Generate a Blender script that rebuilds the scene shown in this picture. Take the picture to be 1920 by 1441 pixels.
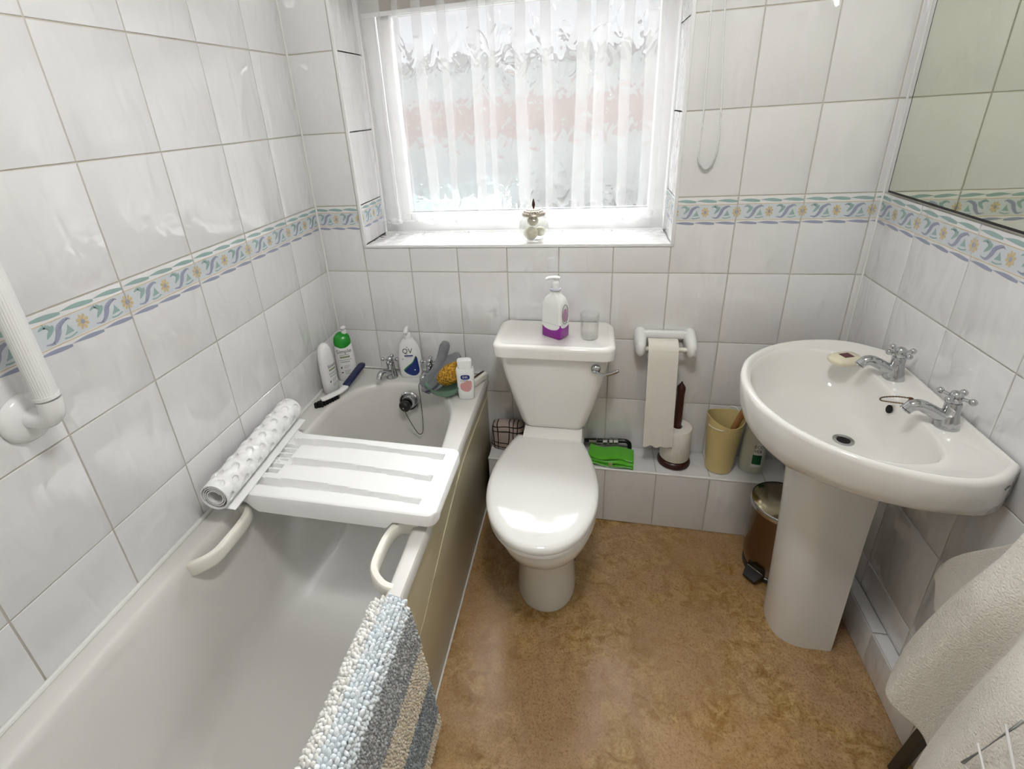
import bpy, bmesh, math, random
from mathutils import Vector, Matrix
R = math.radians
random.seed(7)
scene = bpy.context.scene
COL = scene.collection
for o in list(bpy.data.objects): bpy.data.objects.remove(o)

# ---------------------------------------------------------------- camera, light, exposure
cam_d = bpy.data.cameras.new('camera'); cam = bpy.data.objects.new('camera', cam_d); COL.objects.link(cam)
cam_d.sensor_width = 36; cam_d.lens = 17.41335; cam_d.shift_x = .036035; cam_d.shift_y = -.063995
cam_d.clip_start = .02; cam_d.clip_end = 200
RC = [[0.9741554185, -0.0274834783, 0.2242005330], [0.2166786824, 0.3940939646, -0.8931630846], [-0.0638088487, 0.9186591345, 0.3898638549]]
M = Matrix(RC).to_4x4(); M.translation = (1.00400438, -1.68115052, 1.51796521); cam.matrix_world = M
scene.camera = cam
vs = scene.view_settings
vs.view_transform = 'Standard'; vs.look = 'None'; vs.gamma = 1; vs.use_curve_mapping = False
vs.exposure = 0.82
scene.cycles.use_denoising = True
scene.cycles.use_adaptive_sampling = True; scene.cycles.adaptive_threshold = .1; scene.cycles.adaptive_min_samples = 16; scene.cycles.use_light_tree = False
scene.cycles.max_bounces = 7; scene.cycles.diffuse_bounces = 3; scene.cycles.glossy_bounces = 4
scene.cycles.transmission_bounces = 6; scene.cycles.transparent_max_bounces = 16
scene.cycles.sample_clamp_indirect = 4.0; scene.cycles.blur_glossy = .5

world = bpy.data.worlds.new('overcast_sky'); scene.world = world; world.use_nodes = True
wn = world.node_tree.nodes['Background']; wn.inputs[0].default_value = (.95, .96, 1, 1); wn.inputs[1].default_value = .58
sun_d = bpy.data.lights.new('hazy_sun', 'SUN'); sun_d.energy = 124.0; sun_d.angle = R(48); sun_d.color = (.97, .985, 1)
sun = bpy.data.objects.new('hazy_sun', sun_d); COL.objects.link(sun)
sun.rotation_euler = Vector((.04, -.73, -.68)).to_track_quat('-Z', 'Y').to_euler()
FILL_POWER = 39.0  # strength of the added, unseen fill lamp

# ---------------------------------------------------------------- helpers
def lin(c): return c / 12.92 if c <= .04045 else ((c + .055) / 1.055) ** 2.4
def hexc(h): return tuple(lin(int(h[i:i + 2], 16) / 255) for i in (0, 2, 4)) + (1,)
def mat(name, color, rough=.5, metal=0, **kw):
    m = bpy.data.materials.new(name); m.use_nodes = True
    b = m.node_tree.nodes['Principled BSDF']
    b.inputs['Base Color'].default_value = hexc(color) if isinstance(color, str) else tuple(color) + (1,)
    b.inputs['Roughness'].default_value = rough; b.inputs['Metallic'].default_value = metal
    for k, v in kw.items(): b.inputs[k.replace('_', ' ')].default_value = v
    return m
def nd(m, t, **kw):
    n = m.node_tree.nodes.new(t)
    for k, v in kw.items(): setattr(n, k, v)
    return n
def lk(m, a, b): m.node_tree.links.new(a, b)
def pos(m, scale=(1, 1, 1), obj=False, rot=(0, 0, 0)):
    g = nd(m, 'ShaderNodeTexCoord').outputs['Object'] if obj else nd(m, 'ShaderNodeNewGeometry').outputs['Position']
    mp = nd(m, 'ShaderNodeMapping'); mp.inputs['Scale'].default_value = scale; mp.inputs['Rotation'].default_value = rot
    lk(m, g, mp.inputs['Vector']); return mp.outputs['Vector']
def noise(m, vec, scale, detail=2, rough=.5, dist=0):
    n = nd(m, 'ShaderNodeTexNoise'); lk(m, vec, n.inputs['Vector'])
    n.inputs['Scale'].default_value = scale; n.inputs['Detail'].default_value = detail
    n.inputs['Roughness'].default_value = rough; n.inputs['Distortion'].default_value = dist; return n.outputs['Fac']
def bump(m, height, strength=.2, dist=.002):
    b = nd(m, 'ShaderNodeBump'); b.inputs['Strength'].default_value = strength; b.inputs['Distance'].default_value = dist
    lk(m, height, b.inputs['Height']); P_ = m.node_tree.nodes['Principled BSDF'].inputs; lk(m, b.outputs[0], P_['Normal']); lk(m, b.outputs[0], P_['Coat Normal']); return b
def ramp(m, fac, stops):
    r = nd(m, 'ShaderNodeValToRGB'); e = r.color_ramp.elements
    while len(e) < len(stops): e.new(.5)
    for el, (p, c) in zip(e, stops): el.position = p; el.color = hexc(c) if isinstance(c, str) else c
    lk(m, fac, r.inputs[0]); return r.outputs[0]
def mixc(m, fac, a, b, typ='MIX'):
    n = nd(m, 'ShaderNodeMix', data_type='RGBA', blend_type=typ)
    for s, v in ((0, fac), (6, a), (7, b)):
        if hasattr(v, 'is_output'): lk(m, v, n.inputs[s])
        else: n.inputs[s].default_value = hexc(v) if isinstance(v, str) else v
    return n.outputs[2]
def base(m, c): lk(m, c, m.node_tree.nodes['Principled BSDF'].inputs['Base Color'])
def math_(m, op, a, b=0):
    n = nd(m, 'ShaderNodeMath', operation=op)
    for i, v in ((0, a), (1, b)):
        if hasattr(v, 'is_output'): lk(m, v, n.inputs[i])
        else: n.inputs[i].default_value = v
    return n.outputs[0]

class MB:
    def __init__(s): s.v = []; s.f = []; s.m = []
    def add(s, verts, faces, mi=0):
        o = len(s.v); s.v += [tuple(p) for p in verts]; s.f += [tuple(i + o for i in f) for f in faces]; s.m += [mi] * len(faces); return s
    def box(s, x0, x1, y0, y1, z0, z1, mi=0, rot=None, r=0, seg=2):
        bm = bmesh.new(); bmesh.ops.create_cube(bm, size=1)
        bmesh.ops.scale(bm, vec=(x1 - x0, y1 - y0, z1 - z0), verts=bm.verts)
        if r: bmesh.ops.bevel(bm, geom=list(bm.edges), offset=r, segments=seg, profile=.5, affect='EDGES')
        if rot: bmesh.ops.rotate(bm, matrix=rot, verts=bm.verts, cent=(0, 0, 0))
        bmesh.ops.translate(bm, vec=((x0 + x1) / 2, (y0 + y1) / 2, (z0 + z1) / 2), verts=bm.verts)
        bm.verts.index_update()
        s.add([v.co for v in bm.verts], [[v.index for v in f.verts] for f in bm.faces], mi); bm.free(); return s
    def loft(s, rings, mi=0, cap0=True, cap1=True, closed=True):
        n = len(rings[0]); v = [p for r in rings for p in r]; f = []
        for i in range(len(rings) - 1):
            for j in range(n if closed else n - 1):
                k = (j + 1) % n; f.append((i * n + j, i * n + k, (i + 1) * n + k, (i + 1) * n + j))
        if cap0: f.append(tuple(range(n - 1, -1, -1)))
        if cap1: f.append(tuple(range((len(rings) - 1) * n, len(rings) * n)))
        return s.add(v, f, mi)
    def lathe(s, prof, seg=32, c=(0, 0, 0), axis=None, mi=0, cap0=True, cap1=True):
        q = Vector((0, 0, 1)).rotation_difference(Vector(axis)) if axis else None
        rings = []
        for r, z in prof:
            ring = [Vector((r * math.cos(2 * math.pi * j / seg), r * math.sin(2 * math.pi * j / seg), z)) for j in range(seg)]
            if q: ring = [q @ p for p in ring]
            rings.append([p + Vector(c) for p in ring])
        return s.loft(rings, mi, cap0, cap1)
    def tube(s, pts, rad, seg=10, mi=0, sx=1, closed=False, up=(0, 0, 1), cap=True):
        P = [Vector(p) for p in pts]; n = len(P); rings = []
        for i, p in enumerate(P):
            if closed: t = (P[(i + 1) % n] - P[i - 1]).normalized()
            else: t = (P[min(i + 1, n - 1)] - P[max(i - 1, 0)]).normalized()
            u = Vector(up); a = t.cross(u)
            if a.length < 1e-3: a = t.cross(Vector((1, 0, 0)))
            a.normalize(); b = a.cross(t)
            r = rad[i] if isinstance(rad, (list, tuple)) else rad
            rings.append([p + a * r * sx * math.cos(2 * math.pi * j / seg) + b * r * math.sin(2 * math.pi * j / seg) for j in range(seg)])
        if closed: rings.append(rings[0]); return s.loft(rings, mi, False, False)
        return s.loft(rings, mi, cap, cap)
    def ball(s, c, r, mi=0, seg=14, sc=(1, 1, 1)):
        n = seg // 2; prof = [(max(r * math.sin(math.pi * i / n), 1e-5), -r * math.cos(math.pi * i / n)) for i in range(n + 1)]
        o = len(s.v); s.lathe(prof, seg, mi=mi)
        for i in range(o, len(s.v)): s.v[i] = tuple(s.v[i][k] * sc[k] + c[k] for k in range(3))
        return s
    def build(s, name, mats, parent=None, smooth=40, loc=None, rotz=0, recalc=True):
        me = mesh_of(name, s.v, s.f, mats, s.m, smooth, recalc)
        return put(name, me, parent, loc, rotz)
def mesh_of(name, v, f, mats, mi=None, smooth=40, recalc=True):
    me = bpy.data.meshes.new(name); me.from_pydata([tuple(p) for p in v], [], f)
    for m in (mats if isinstance(mats, (list, tuple)) else [mats]): me.materials.append(m)
    if mi and any(mi): me.polygons.foreach_set('material_index', mi)
    if recalc:
        bm = bmesh.new(); bm.from_mesh(me); bmesh.ops.remove_doubles(bm, verts=bm.verts, dist=1e-6)
        bmesh.ops.recalc_face_normals(bm, faces=bm.faces); bm.to_mesh(me); bm.free()
    if smooth:
        me.shade_smooth()
        if smooth < 180: me.set_sharp_from_angle(angle=R(smooth))
    return me
def put(name, me, parent=None, loc=None, rotz=0):
    o = bpy.data.objects.new(name, me); COL.objects.link(o)
    if loc is not None: o.location = loc
    if rotz: o.rotation_euler[2] = rotz
    if parent: o.parent = parent
    return o
def tag(o, label, cat, group=None, kind=None):
    o['label'] = label
    if cat: o['category'] = cat
    if group: o['group'] = group
    if kind: o['kind'] = kind
    return o
def thing(name, label, cat, loc=(0, 0, 0), rotz=0, group=None):
    return tag(put(name, None, None, loc, rotz), label, cat, group)
def struct(o, label):
    o['kind'] = 'structure'; o['label'] = label; return o
def spline(pts, n=8, closed=False):
    P = [Vector(p) for p in pts]; m = len(P); out = []
    for i in range(m if closed else m - 1):
        p0 = P[i - 1] if (closed or i > 0) else P[i] * 2 - P[i + 1]
        p1 = P[i]; p2 = P[(i + 1) % m]; p3 = P[(i + 2) % m] if (closed or i + 2 < m) else p2 * 2 - p1
        for k in range(n):
            t = k / n
            out.append(.5 * ((2 * p1) + (p2 - p0) * t + (2 * p0 - 5 * p1 + 4 * p2 - p3) * t * t + (3 * p1 - p0 - 3 * p2 + p3) * t ** 3))
    if not closed: out.append(P[-1])
    return out
def sup(a, b, n=2.0, seg=40, cx=0, cy=0):
    out = []
    for j in range(seg):
        t = 2 * math.pi * j / seg; c, s_ = math.cos(t), math.sin(t)
        out.append((cx + a * math.copysign(abs(c) ** (2 / n), c), cy + b * math.copysign(abs(s_) ** (2 / n), s_)))
    return out
def rrect(x0, x1, y0, y1, r, k=6):
    out = []
    for cx, cy, a0 in ((x1 - r, y1 - r, 0), (x0 + r, y1 - r, 90), (x0 + r, y0 + r, 180), (x1 - r, y0 + r, 270)):
        for i in range(k + 1):
            a = R(a0 + 90 * i / k); out.append((cx + r * math.cos(a), cy + r * math.sin(a)))
    return out
def at(ring, z): return [(x, y, z) for x, y in ring]
def text_geo(body, size):
    cu = bpy.data.curves.new('lettering', 'FONT'); cu.body = body; cu.size = size; cu.align_x = 'CENTER'; cu.align_y = 'CENTER'; cu.resolution_u = 2
    o = bpy.data.objects.new('lettering', cu); COL.objects.link(o)
    dg = bpy.context.evaluated_depsgraph_get(); me = bpy.data.meshes.new_from_object(o.evaluated_get(dg))
    v = [(p.co.x, p.co.y) for p in me.vertices]; f = [tuple(p.vertices) for p in me.polygons]
    bpy.data.objects.remove(o); bpy.data.curves.remove(cu); bpy.data.meshes.remove(me); return v, f

# ---------------------------------------------------------------- materials
def tile_mat(name, c, c2, wav):
    m = mat(name, c, .025, IOR=1.62, Coat_Weight=1.0, Coat_Roughness=.015, Coat_IOR=1.6)
    bump(m, noise(m, pos(m, (1, 1, .40)), 21, 1.5, .35, .7), wav, .010); return m
M_tile = tile_mat('glazed_white_tile', 'e9e8e8', 'e5e3e1', .36)
M_sill = tile_mat('glazed_sill_tile', 'ececea', 'e6e5e2', .05)
M_grout = mat('grout', 'c9c2b4', .9); base(M_grout, mixc(M_grout, noise(M_grout, pos(M_grout), 9, 3), 'bfb7a8', 'd6d1c6'))
M_seal = mat('silicone_sealant', 'e6e5e1', .35)
M_gold = mat('border_gold', 'd3bd90', .2); M_lav = mat('border_lavender', '9ea3b8', .2)
M_green = mat('border_green', '9bb5b2', .2); M_pale = mat('border_pale_blue', 'd3d9dd', .15)
M_white = mat('white_gloss_plastic', 'efefee', .20); M_matte = mat('white_matte_paint', 'e4e2dc', .6)
M_ceram = mat('white_ceramic', 'edebe6', .06, Specular_IOR_Level=.55)
M_lid = mat('white_seat_plastic', 'e9e8e4', .06)
M_bath = mat('grey_white_acrylic', 'dcdad5', .22); bump(M_bath, noise(M_bath, pos(M_bath), 900, 1), .04, .0005)
M_panel = mat('cream_bath_panel', 'c3b99b', .28)
M_chrome = mat('chrome', 'bdbfc1', .05, 1)
M_black = mat('black_plastic', '0b0b0d', .3); M_rubber = mat('black_rubber', '0a0a0a', .45)
M_cream = mat('cream_plastic', 'efece0', .35)
M_hole = mat('dark_hollow', '060504', .9)
M_teal = mat('teal_rubber', '1d6f62', .5)
M_magenta = mat('magenta_liquid', '8f0a96', .1); M_grey_print = mat('grey_print', '6f7476', .6); M_dark_print = mat('black_print', '17181c', .6)
M_olive = mat('olive_print', '8d9a75', .6); M_navy = mat('navy_print', '182f78', .35); M_greenp = mat('green_print', '3f8a4a', .5)
M_pink = mat('pink_print', 'd39a98', .6); M_dgreen = mat('dark_green_print', '0f5a36', .5); M_wp = mat('white_print', 'eeeeec', .5)
M_wood = mat('dark_brown_wood', '3a1512', .3); M_wood2 = mat('light_wood', 'a2703f', .5)
base(M_wood2, mixc(M_wood2, noise(M_wood2, pos(M_wood2, (1, 1, .2)), 60, 3), '8a5a30', 'b4814e'))
M_paper = mat('toilet_paper', 'ece7dc', .95); bump(M_paper, noise(M_paper, pos(M_paper), 260, 3), .5, .002)
M_yellow = mat('yellow_plastic', 'd9c58a', .4); M_greenb = mat('green_cap', '0d8a1c', .25)
M_steel = mat('brushed_steel', '7c6a5a', .2, 1); M_steel2 = mat('polished_steel_lid', '9a9078', .16, 1)
def fine_cloth(name, a, b, sc=420, st=.6, rough=.95):
    m = mat(name, a, rough, Sheen_Weight=.25); n = noise(m, pos(m), sc, 2); bump(m, n, st, .003)
    base(m, mixc(m, noise(m, pos(m), 60, 3), a, b)); return m
M_towel = fine_cloth('cream_towelling', 'e2dccf', 'ece8df', 260, 1.0)
M_greycloth = fine_cloth('grey_flannel', '6c6e74', '8a8c91', 500)
M_darkcloth = fine_cloth('dark_grey_hem', '3c3f48', '55585f', 500)
M_limecloth = fine_cloth('lime_microfibre', '4fae1f', '66c62c', 480)
M_limehem = mat('pale_green_hem', '9fd39a', .9)
M_sponge = mat('yellow_sponge', 'd29a1c', .95)
_n = nd(M_sponge, 'ShaderNodeTexVoronoi'); _n.inputs['Scale'].default_value = 150; lk(M_sponge, pos(M_sponge), _n.inputs['Vector'])
base(M_sponge, ramp(M_sponge, _n.outputs['Distance'], [(.05, '5e3a0e'), (.35, 'a5761f'), (.7, 'd3a136')])); bump(M_sponge, _n.outputs['Distance'], 1, .006)
M_dish = mat('sage_green_ceramic', '6f9b80', .25)
# floor vinyl
M_floor = mat('mottled_brown_vinyl', '9b7449', .27)
_p = pos(M_floor)
n1 = noise(M_floor, _p, 4.2, 4, .6, .8); n2 = noise(M_floor, _p, 24, 5, .68, 1.2); n3 = noise(M_floor, _p, 170, 4, .7, .6); n4 = noise(M_floor, _p, 2.0, 2, .5)
c = mixc(M_floor, ramp(M_floor, n2, [(.36, (0, 0, 0, 1)), (.62, (1, 1, 1, 1))]), '8a6632', 'c4a36c')
c = mixc(M_floor, ramp(M_floor, n1, [(.40, (0, 0, 0, 1)), (.62, (.75, .75, .75, 1))]), c, 'b69474')
c = mixc(M_floor, ramp(M_floor, n3, [(.30, (.75, .75, .75, 1)), (.52, (0, 0, 0, 1))]), c, '66441a')
c = mixc(M_floor, ramp(M_floor, n4, [(.42, (0, 0, 0, 1)), (.7, (.35, .35, .35, 1))]), c, '946f36')
base(M_floor, c); bump(M_floor, n3, .12, .001)
# curtain: sheer voile
def shader_mix(name, parts):
    m = bpy.data.materials.new(name); m.use_nodes = True; nt = m.node_tree
    for n in list(nt.nodes):
        if n.type != 'OUTPUT_MATERIAL': nt.nodes.remove(n)
    return m, nt, nt.nodes['Material Output']
M_net, nt, out = shader_mix('white_voile', None)
tr = nt.nodes.new('ShaderNodeBsdfTransparent'); tl = nt.nodes.new('ShaderNodeBsdfTranslucent'); df = nt.nodes.new('ShaderNodeBsdfDiffuse')
tl.inputs[0].default_value = (.92, .92, .93, 1); df.inputs[0].default_value = (.9, .9, .9, 1)
a = nt.nodes.new('ShaderNodeMixShader'); a.inputs[0].default_value = .93; nt.links.new(tl.outputs[0], a.inputs[1]); nt.links.new(df.outputs[0], a.inputs[2])
b = nt.nodes.new('ShaderNodeMixShader'); b.inputs[0].default_value = .26; nt.links.new(tr.outputs[0], b.inputs[1]); nt.links.new(a.outputs[0], b.inputs[2]); nt.links.new(b.outputs[0], out.inputs[0])
# obscured window glass
M_obsc, nt, out = shader_mix('rippled_obscure_glass', None)
rf = nt.nodes.new('ShaderNodeBsdfRefraction'); rf.inputs['IOR'].default_value = 1.32; rf.inputs['Roughness'].default_value = .02
tr = nt.nodes.new('ShaderNodeBsdfTransparent'); gl = nt.nodes.new('ShaderNodeBsdfGlossy'); gl.inputs['Roughness'].default_value = .05
mx = nt.nodes.new('ShaderNodeMixShader'); mx.inputs[0].default_value = .80
nt.links.new(tr.outputs[0], mx.inputs[1]); nt.links.new(rf.outputs[0], mx.inputs[2])
mg = nt.nodes.new('ShaderNodeMixShader'); mg.inputs[0].default_value = .06; nt.links.new(mx.outputs[0], mg.inputs[1]); nt.links.new(gl.outputs[0], mg.inputs[2]); nt.links.new(mg.outputs[0], out.inputs[0])
_p = pos(M_obsc, (1, 1, .55)); nz = nd(M_obsc, 'ShaderNodeTexNoise'); nz.inputs['Scale'].default_value = 23; nz.inputs['Detail'].default_value = .6; nz.inputs['Distortion'].default_value = 1.1; lk(M_obsc, _p, nz.inputs['Vector'])
bp = nd(M_obsc, 'ShaderNodeBump'); bp.inputs['Strength'].default_value = 1.0; bp.inputs['Distance'].default_value = .011
lk(M_obsc, nz.outputs['Fac'], bp.inputs['Height']); lk(M_obsc, bp.outputs[0], rf.inputs['Normal']); lk(M_obsc, bp.outputs[0], gl.inputs['Normal'])
# clear thin glass
def clear_glass(name, tint, g=.10, a=.12):
    m, nt, out = shader_mix(name, None)
    tr = nt.nodes.new('ShaderNodeBsdfTransparent'); tr.inputs[0].default_value = tint
    gl = nt.nodes.new('ShaderNodeBsdfGlossy'); gl.inputs['Roughness'].default_value = .03
    lw = nt.nodes.new('ShaderNodeLayerWeight'); lw.inputs[0].default_value = .35
    pw = nt.nodes.new('ShaderNodeMath'); pw.operation = 'POWER'; pw.inputs[1].default_value = 2.2; nt.links.new(lw.outputs['Facing'], pw.inputs[0])
    ml = nt.nodes.new('ShaderNodeMath'); ml.operation = 'MULTIPLY_ADD'; ml.inputs[1].default_value = .8; ml.inputs[2].default_value = .05; nt.links.new(pw.outputs[0], ml.inputs[0])
    mx = nt.nodes.new('ShaderNodeMixShader'); nt.links.new(ml.outputs[0], mx.inputs[0])
    nt.links.new(tr.outputs[0], mx.inputs[1]); nt.links.new(gl.outputs[0], mx.inputs[2]); nt.links.new(mx.outputs[0], out.inputs[0]); return m
M_glass = clear_glass('clear_glass', (.982, .985, .982, 1)); M_jar = clear_glass('jar_glass', (.95, .955, .94, 1)); M_clearp = clear_glass('clear_plastic', (.86, .86, .90, 1))
M_mirror = mat('mirror_glass', 'dde0d2', .02, 1)

# ---------------------------------------------------------------- room shell
XR = 1.82545; ZB = 1.220177; TH = .250188; TW = .182; TL = .215787
V1 = .167463; L4 = .20077; R1 = .18947; LD = .142757; LZ = .251677
YF = -2.32; ZC = 2.36; GR = .0032; DP = .0045
struct(MB().box(-.15, XR + .15, YF - .1, .02, -.06, 0).build('floor', M_floor, smooth=0), 'mottled brown sheet vinyl floor')
struct(MB().box(-.15, XR + .15, YF - .1, .3, ZC, ZC + .06).build('ceiling', M_matte, smooth=0), 'plain white ceiling')
W0, W1, WZ0, WZ1 = .1795, 1.2575, 1.0665, 2.16      # window opening in the back wall
def slab(name, quads, label):
    mb = MB()
    for q in quads: mb.box(*q)
    return struct(mb.build(name, M_grout, smooth=0), label)
D = .0030
wb = slab('wall_back', [(-.15, W0 - .003, D, .26, 0, ZC), (W1 + .003, XR + .15, D, .26, 0, ZC), (W0 - .003, W1 + .003, D, .26, 0, WZ0 - .003), (W0 - .003, W1 + .003, D, .26, WZ1, ZC)], 'white tiled back wall with the window')
wl = slab('wall_left', [(-.15, -D, YF, .2, 0, ZC)], 'white tiled wall beside the bath')
wr = slab('wall_right', [(XR + D, XR + .15, YF, .2, 0, ZC)], 'white tiled wall behind the basin and mirror')
wf = struct(MB().box(-.15, XR + .15, YF - .1, YF, 0, ZC).build('wall_front', M_matte, smooth=0), 'plain painted wall behind the camera')
door = struct(MB().box(.85, 1.62, YF, YF + .03, 0, 2.0, r=.004).build('door_1', M_matte), 'white door behind the camera')
tile_cache = {}
def tile_geo(w, h):
    k = (round(w, 4), round(h, 4))
    if k not in tile_cache:
        a, b = w / 2, h / 2; e = .0022; v = []
        for (x, z, y) in ((a, b, D), (a, b, .0014), (a - e * .4, b - e * .4, .0004), (a - e, b - e, 0)):
            v += [(-x, y, -z), (x, y, -z), (x, y, z), (-x, y, z)]
        f = [(12, 13, 14, 15)]
        for i in (0, 4, 8):
            for j in range(4): f.append((i + j, i + (j + 1) % 4, i + 4 + (j + 1) % 4, i + 4 + j))
        tile_cache[k] = mesh_of('tile', v, f, M_tile, None, 30)
    return tile_cache[k]
# border print: scrolls, flowers and twisted ribbons, in (u, v) over the top 92 mm of a border tile
BH = .090
def border_geo(w, u0, u1, per):
    mb = MB(); lay = [0]
    def poly(pts, mi, h):
        q = [(max(min(u, u1), u0), v) for u, v in pts]
        if max(p[0] for p in q) - min(p[0] for p in q) < .012: return
        mb.add([((u - (u0 + u1) / 2) * per, -.00025 - h * .00012, v * BH) for u, v in q], [tuple(range(len(q)))], mi)
    def strip(pts, wd, mi, h):
        P = [Vector(p) for p in pts]
        for i in range(len(P) - 1):
            t = (P[i + 1] - P[i]); n = Vector((-t.y, t.x)); n.normalize()
            a = wd(i / (len(P) - 1)); b = wd((i + 1) / (len(P) - 1)); s = .42
            poly([(P[i].x + n.x * a * s, P[i].y + n.y * a), (P[i + 1].x + n.x * b * s, P[i + 1].y + n.y * b), (P[i + 1].x - n.x * b * s, P[i + 1].y - n.y * b), (P[i].x - n.x * a * s, P[i].y - n.y * a)], mi, h)
    poly([(u0, -.27), (u1, -.27), (u1, -.77), (u0, -.77)], 3, 0)
    for v in (-.245, -.79):
        poly([(u0, v), (u1, v), (u1, v - .018), (u0, v - .018)], 0, 1)
    k = 3
    for i in range(-1, k + 1):
        a = i / k; b = (i + 1) / k; n = 8
        for vb, mi, sg in ((-.13, 2, 1), (-.895, 1, -1)):
            top = [(a + (b - a) * j / n, vb + .055 * math.sin(math.pi * j / n) * (1 if sg > 0 else .8)) for j in range(n + 1)]
            bot = [(a + (b - a) * j / n, vb - .03 + .055 * math.cos(math.pi * j / n) * .5 - .02 * math.sin(math.pi * j / n)) for j in range(n, -1, -1)]
            if b > u0 and a < u1: poly(top + bot, mi, 1)
    for half in (-1, 0, 1, 2):
        f = half / 2
        for p in range(8):                                   # flower
            an = p * math.pi / 4 + .3; r0, r1 = .03, .155
            pts = [(f + .42 * r * math.cos(an + d), -.52 + 1.25 * r * math.sin(an + d)) for r, d in ((r0, -.5), (r1 * .8, -.28), (r1, 0), (r1 * .8, .28), (r0, .5))]
            poly(pts, 0, 3)
        poly([(f + .02 * math.cos(t * .785), -.52 + .06 * math.sin(t * .785)) for t in range(8)], 1, 4)
        o = f + .25
        strip(spline([(o - .13, -.70), (o - .05, -.72), (o + .005, -.56), (o + .03, -.42), (o + .11, -.32), (o + .15, -.36)], 4), lambda t: .012 + .055 * math.sin(math.pi * t) ** 1.5, 1, 2)
        strip(spline([(o - .15, -.36), (o - .09, -.31), (o - .05, -.40), (o - .075, -.52)], 4), lambda t: .012 + .04 * math.sin(math.pi * t), 2, 3)
        strip(spline([(o - .02, -.34), (o - .045, -.44), (o - .10, -.58)], 4), lambda t: .012 + .045 * t * (1 - t) * 4, 2, 2)
        poly([(o + .055, -.66), (o + .15, -.64), (o + .125, -.54), (o + .105, -.44), (o + .09, -.54)], 2, 2)
        strip(spline([(o + .04, -.72), (o + .10, -.735), (o + .17, -.69)], 3), lambda t: .018, 2, 2)
    return mesh_of('border_print', mb.v, mb.f, [M_gold, M_lav, M_green, M_pale], mb.m, 0)
border_cache = {}
def add_tile(parent, side, a0, a1, z0, z1, border=None):
    """a0..a1 runs along the wall (x on the back wall, distance from the back corner on the side walls)"""
    w = a1 - a0 - GR; h = z1 - z0 - GR
    if w < .004 or h < .004: return
    c = (a0 + a1) / 2; z = (z0 + z1) / 2
    loc, rz = {'b': ((c, 0, z), 0), 'l': ((0, -c, z), R(90)), 'r': ((XR, -c, z), R(-90)), 'lf': ((c, -LD, z), 0), 's': ((XR - .0385, -c, z), R(-90))}[side]
    o = put('tile', tile_geo(w, h), parent, loc, rz)
    o.rotation_euler[0] = random.gauss(0, .0012); 
    if border:
        k = (round(w, 4),) + tuple(round(q, 3) for q in border)
        if k not in border_cache: border_cache[k] = border_geo(w, border[0], border[1], w / (border[1] - border[0]))
        put('border_print', border_cache[k], o, (0, 0, h / 2))
    return o
rows = [ZB + TH * i for i in range(-5, 6)]
def edges(lo, hi, first, step):
    e = [lo]; x = first
    while x > lo + .012: x -= step
    while x <= lo + .012: x += step
    while x < hi - .012: e.append(x); x += step
    return e + [hi]
def tile_wall(parent, side, cols, first, step, zlo, zhi, hole=None, clip=None):
    for i in range(len(cols) - 1):
        a0, a1 = cols[i], cols[i + 1]
        for z0, z1 in zip(rows, rows[1:]):
            b0, b1 = max(z0, zlo), min(z1, zhi)
            if b1 - b0 < .01: continue
            if clip and clip((a0 + a1) / 2, b1): continue
            bord = None
            if abs(z1 - ZB) < 1e-4:
                u = -(a1 - first) / step if side == 'l' else (a0 - first) / step
                u0 = u - math.floor(u + 1e-6); bord = (u0, u0 + (a1 - a0) / step)
            if hole and a0 > hole[0] - .02 and a1 < hole[1] + .02 and b1 > hole[2]:
                if b0 < hole[2] - .01: add_tile(parent, side, a0, a1, b0, hole[2])
                elif b0 >= hole[3] - .01: add_tile(parent, side, a0, a1, b0, b1)
                continue
            add_tile(parent, side, a0, a1, b0, b1, bord)
tile_wall(wb, 'b', edges(0, XR, V1, TW), V1, TW, .0, ZC, hole=(V1, V1 + 6 * TW, WZ0 - .004, WZ1), clip=lambda a, z: (a < .55 and z < .48) or z < .26)
tile_wall(wl, 'l', edges(0, -YF, L4, TL), L4, TL, .548, ZC)
tile_wall(wr, 'r', edges(0, -YF, R1, TL), R1, TL, .0, ZC, clip=lambda a, z: z < .1)
# corner seals
tr1 = struct(MB().tube([(.002, -.002, .55), (.002, -.002, ZC)], .004, 8).build('trim_1', M_seal), 'sealant bead in the left corner')
struct(MB().tube([(XR - .001, -.001, .25), (XR - .001, -.001, ZC)], .0035, 8).build('trim_2', M_seal), 'sealant bead in the right corner')
struct(MB().tube([(.004, -.004, .5515), (.004, -1.84, .5515)], .0065, 8).build('trim_3', M_seal), 'sealant between bath rim and tiles')
struct(MB().tube([(.003, -.003, .5515), (.62, -.003, .5515)], .0045, 8).build('trim_4', M_seal), 'sealant behind the bath taps')
# tiled ledge along the foot of the back wall
led = MB(); led.box(.632, XR, -LD + D, .004, 0, LZ - D)
ledge = struct(led.build('trim_5', M_grout, smooth=0), 'low tiled pipe ledge along the back wall')
ev = [.632] + [V1 + TW * i for i in range(3, 10) if V1 + TW * i < XR - .02] + [XR]
top_cache = {}
for a0, a1 in zip(ev, ev[1:]):
    add_tile(ledge, 'lf', a0, a1, .002, LZ - .004)
    t = put('tile', tile_geo(a1 - a0 - GR, LD - .012), ledge, ((a0 + a1) / 2, -LD / 2 + .003, LZ)); t.rotation_euler = (R(-90), 0, 0)
MB().tube([(.632, -LD + .003, LZ - .003), (XR - .001, -LD + .003, LZ - .003)], .005, 10).build('edge_trim', M_white, ledge)
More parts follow.
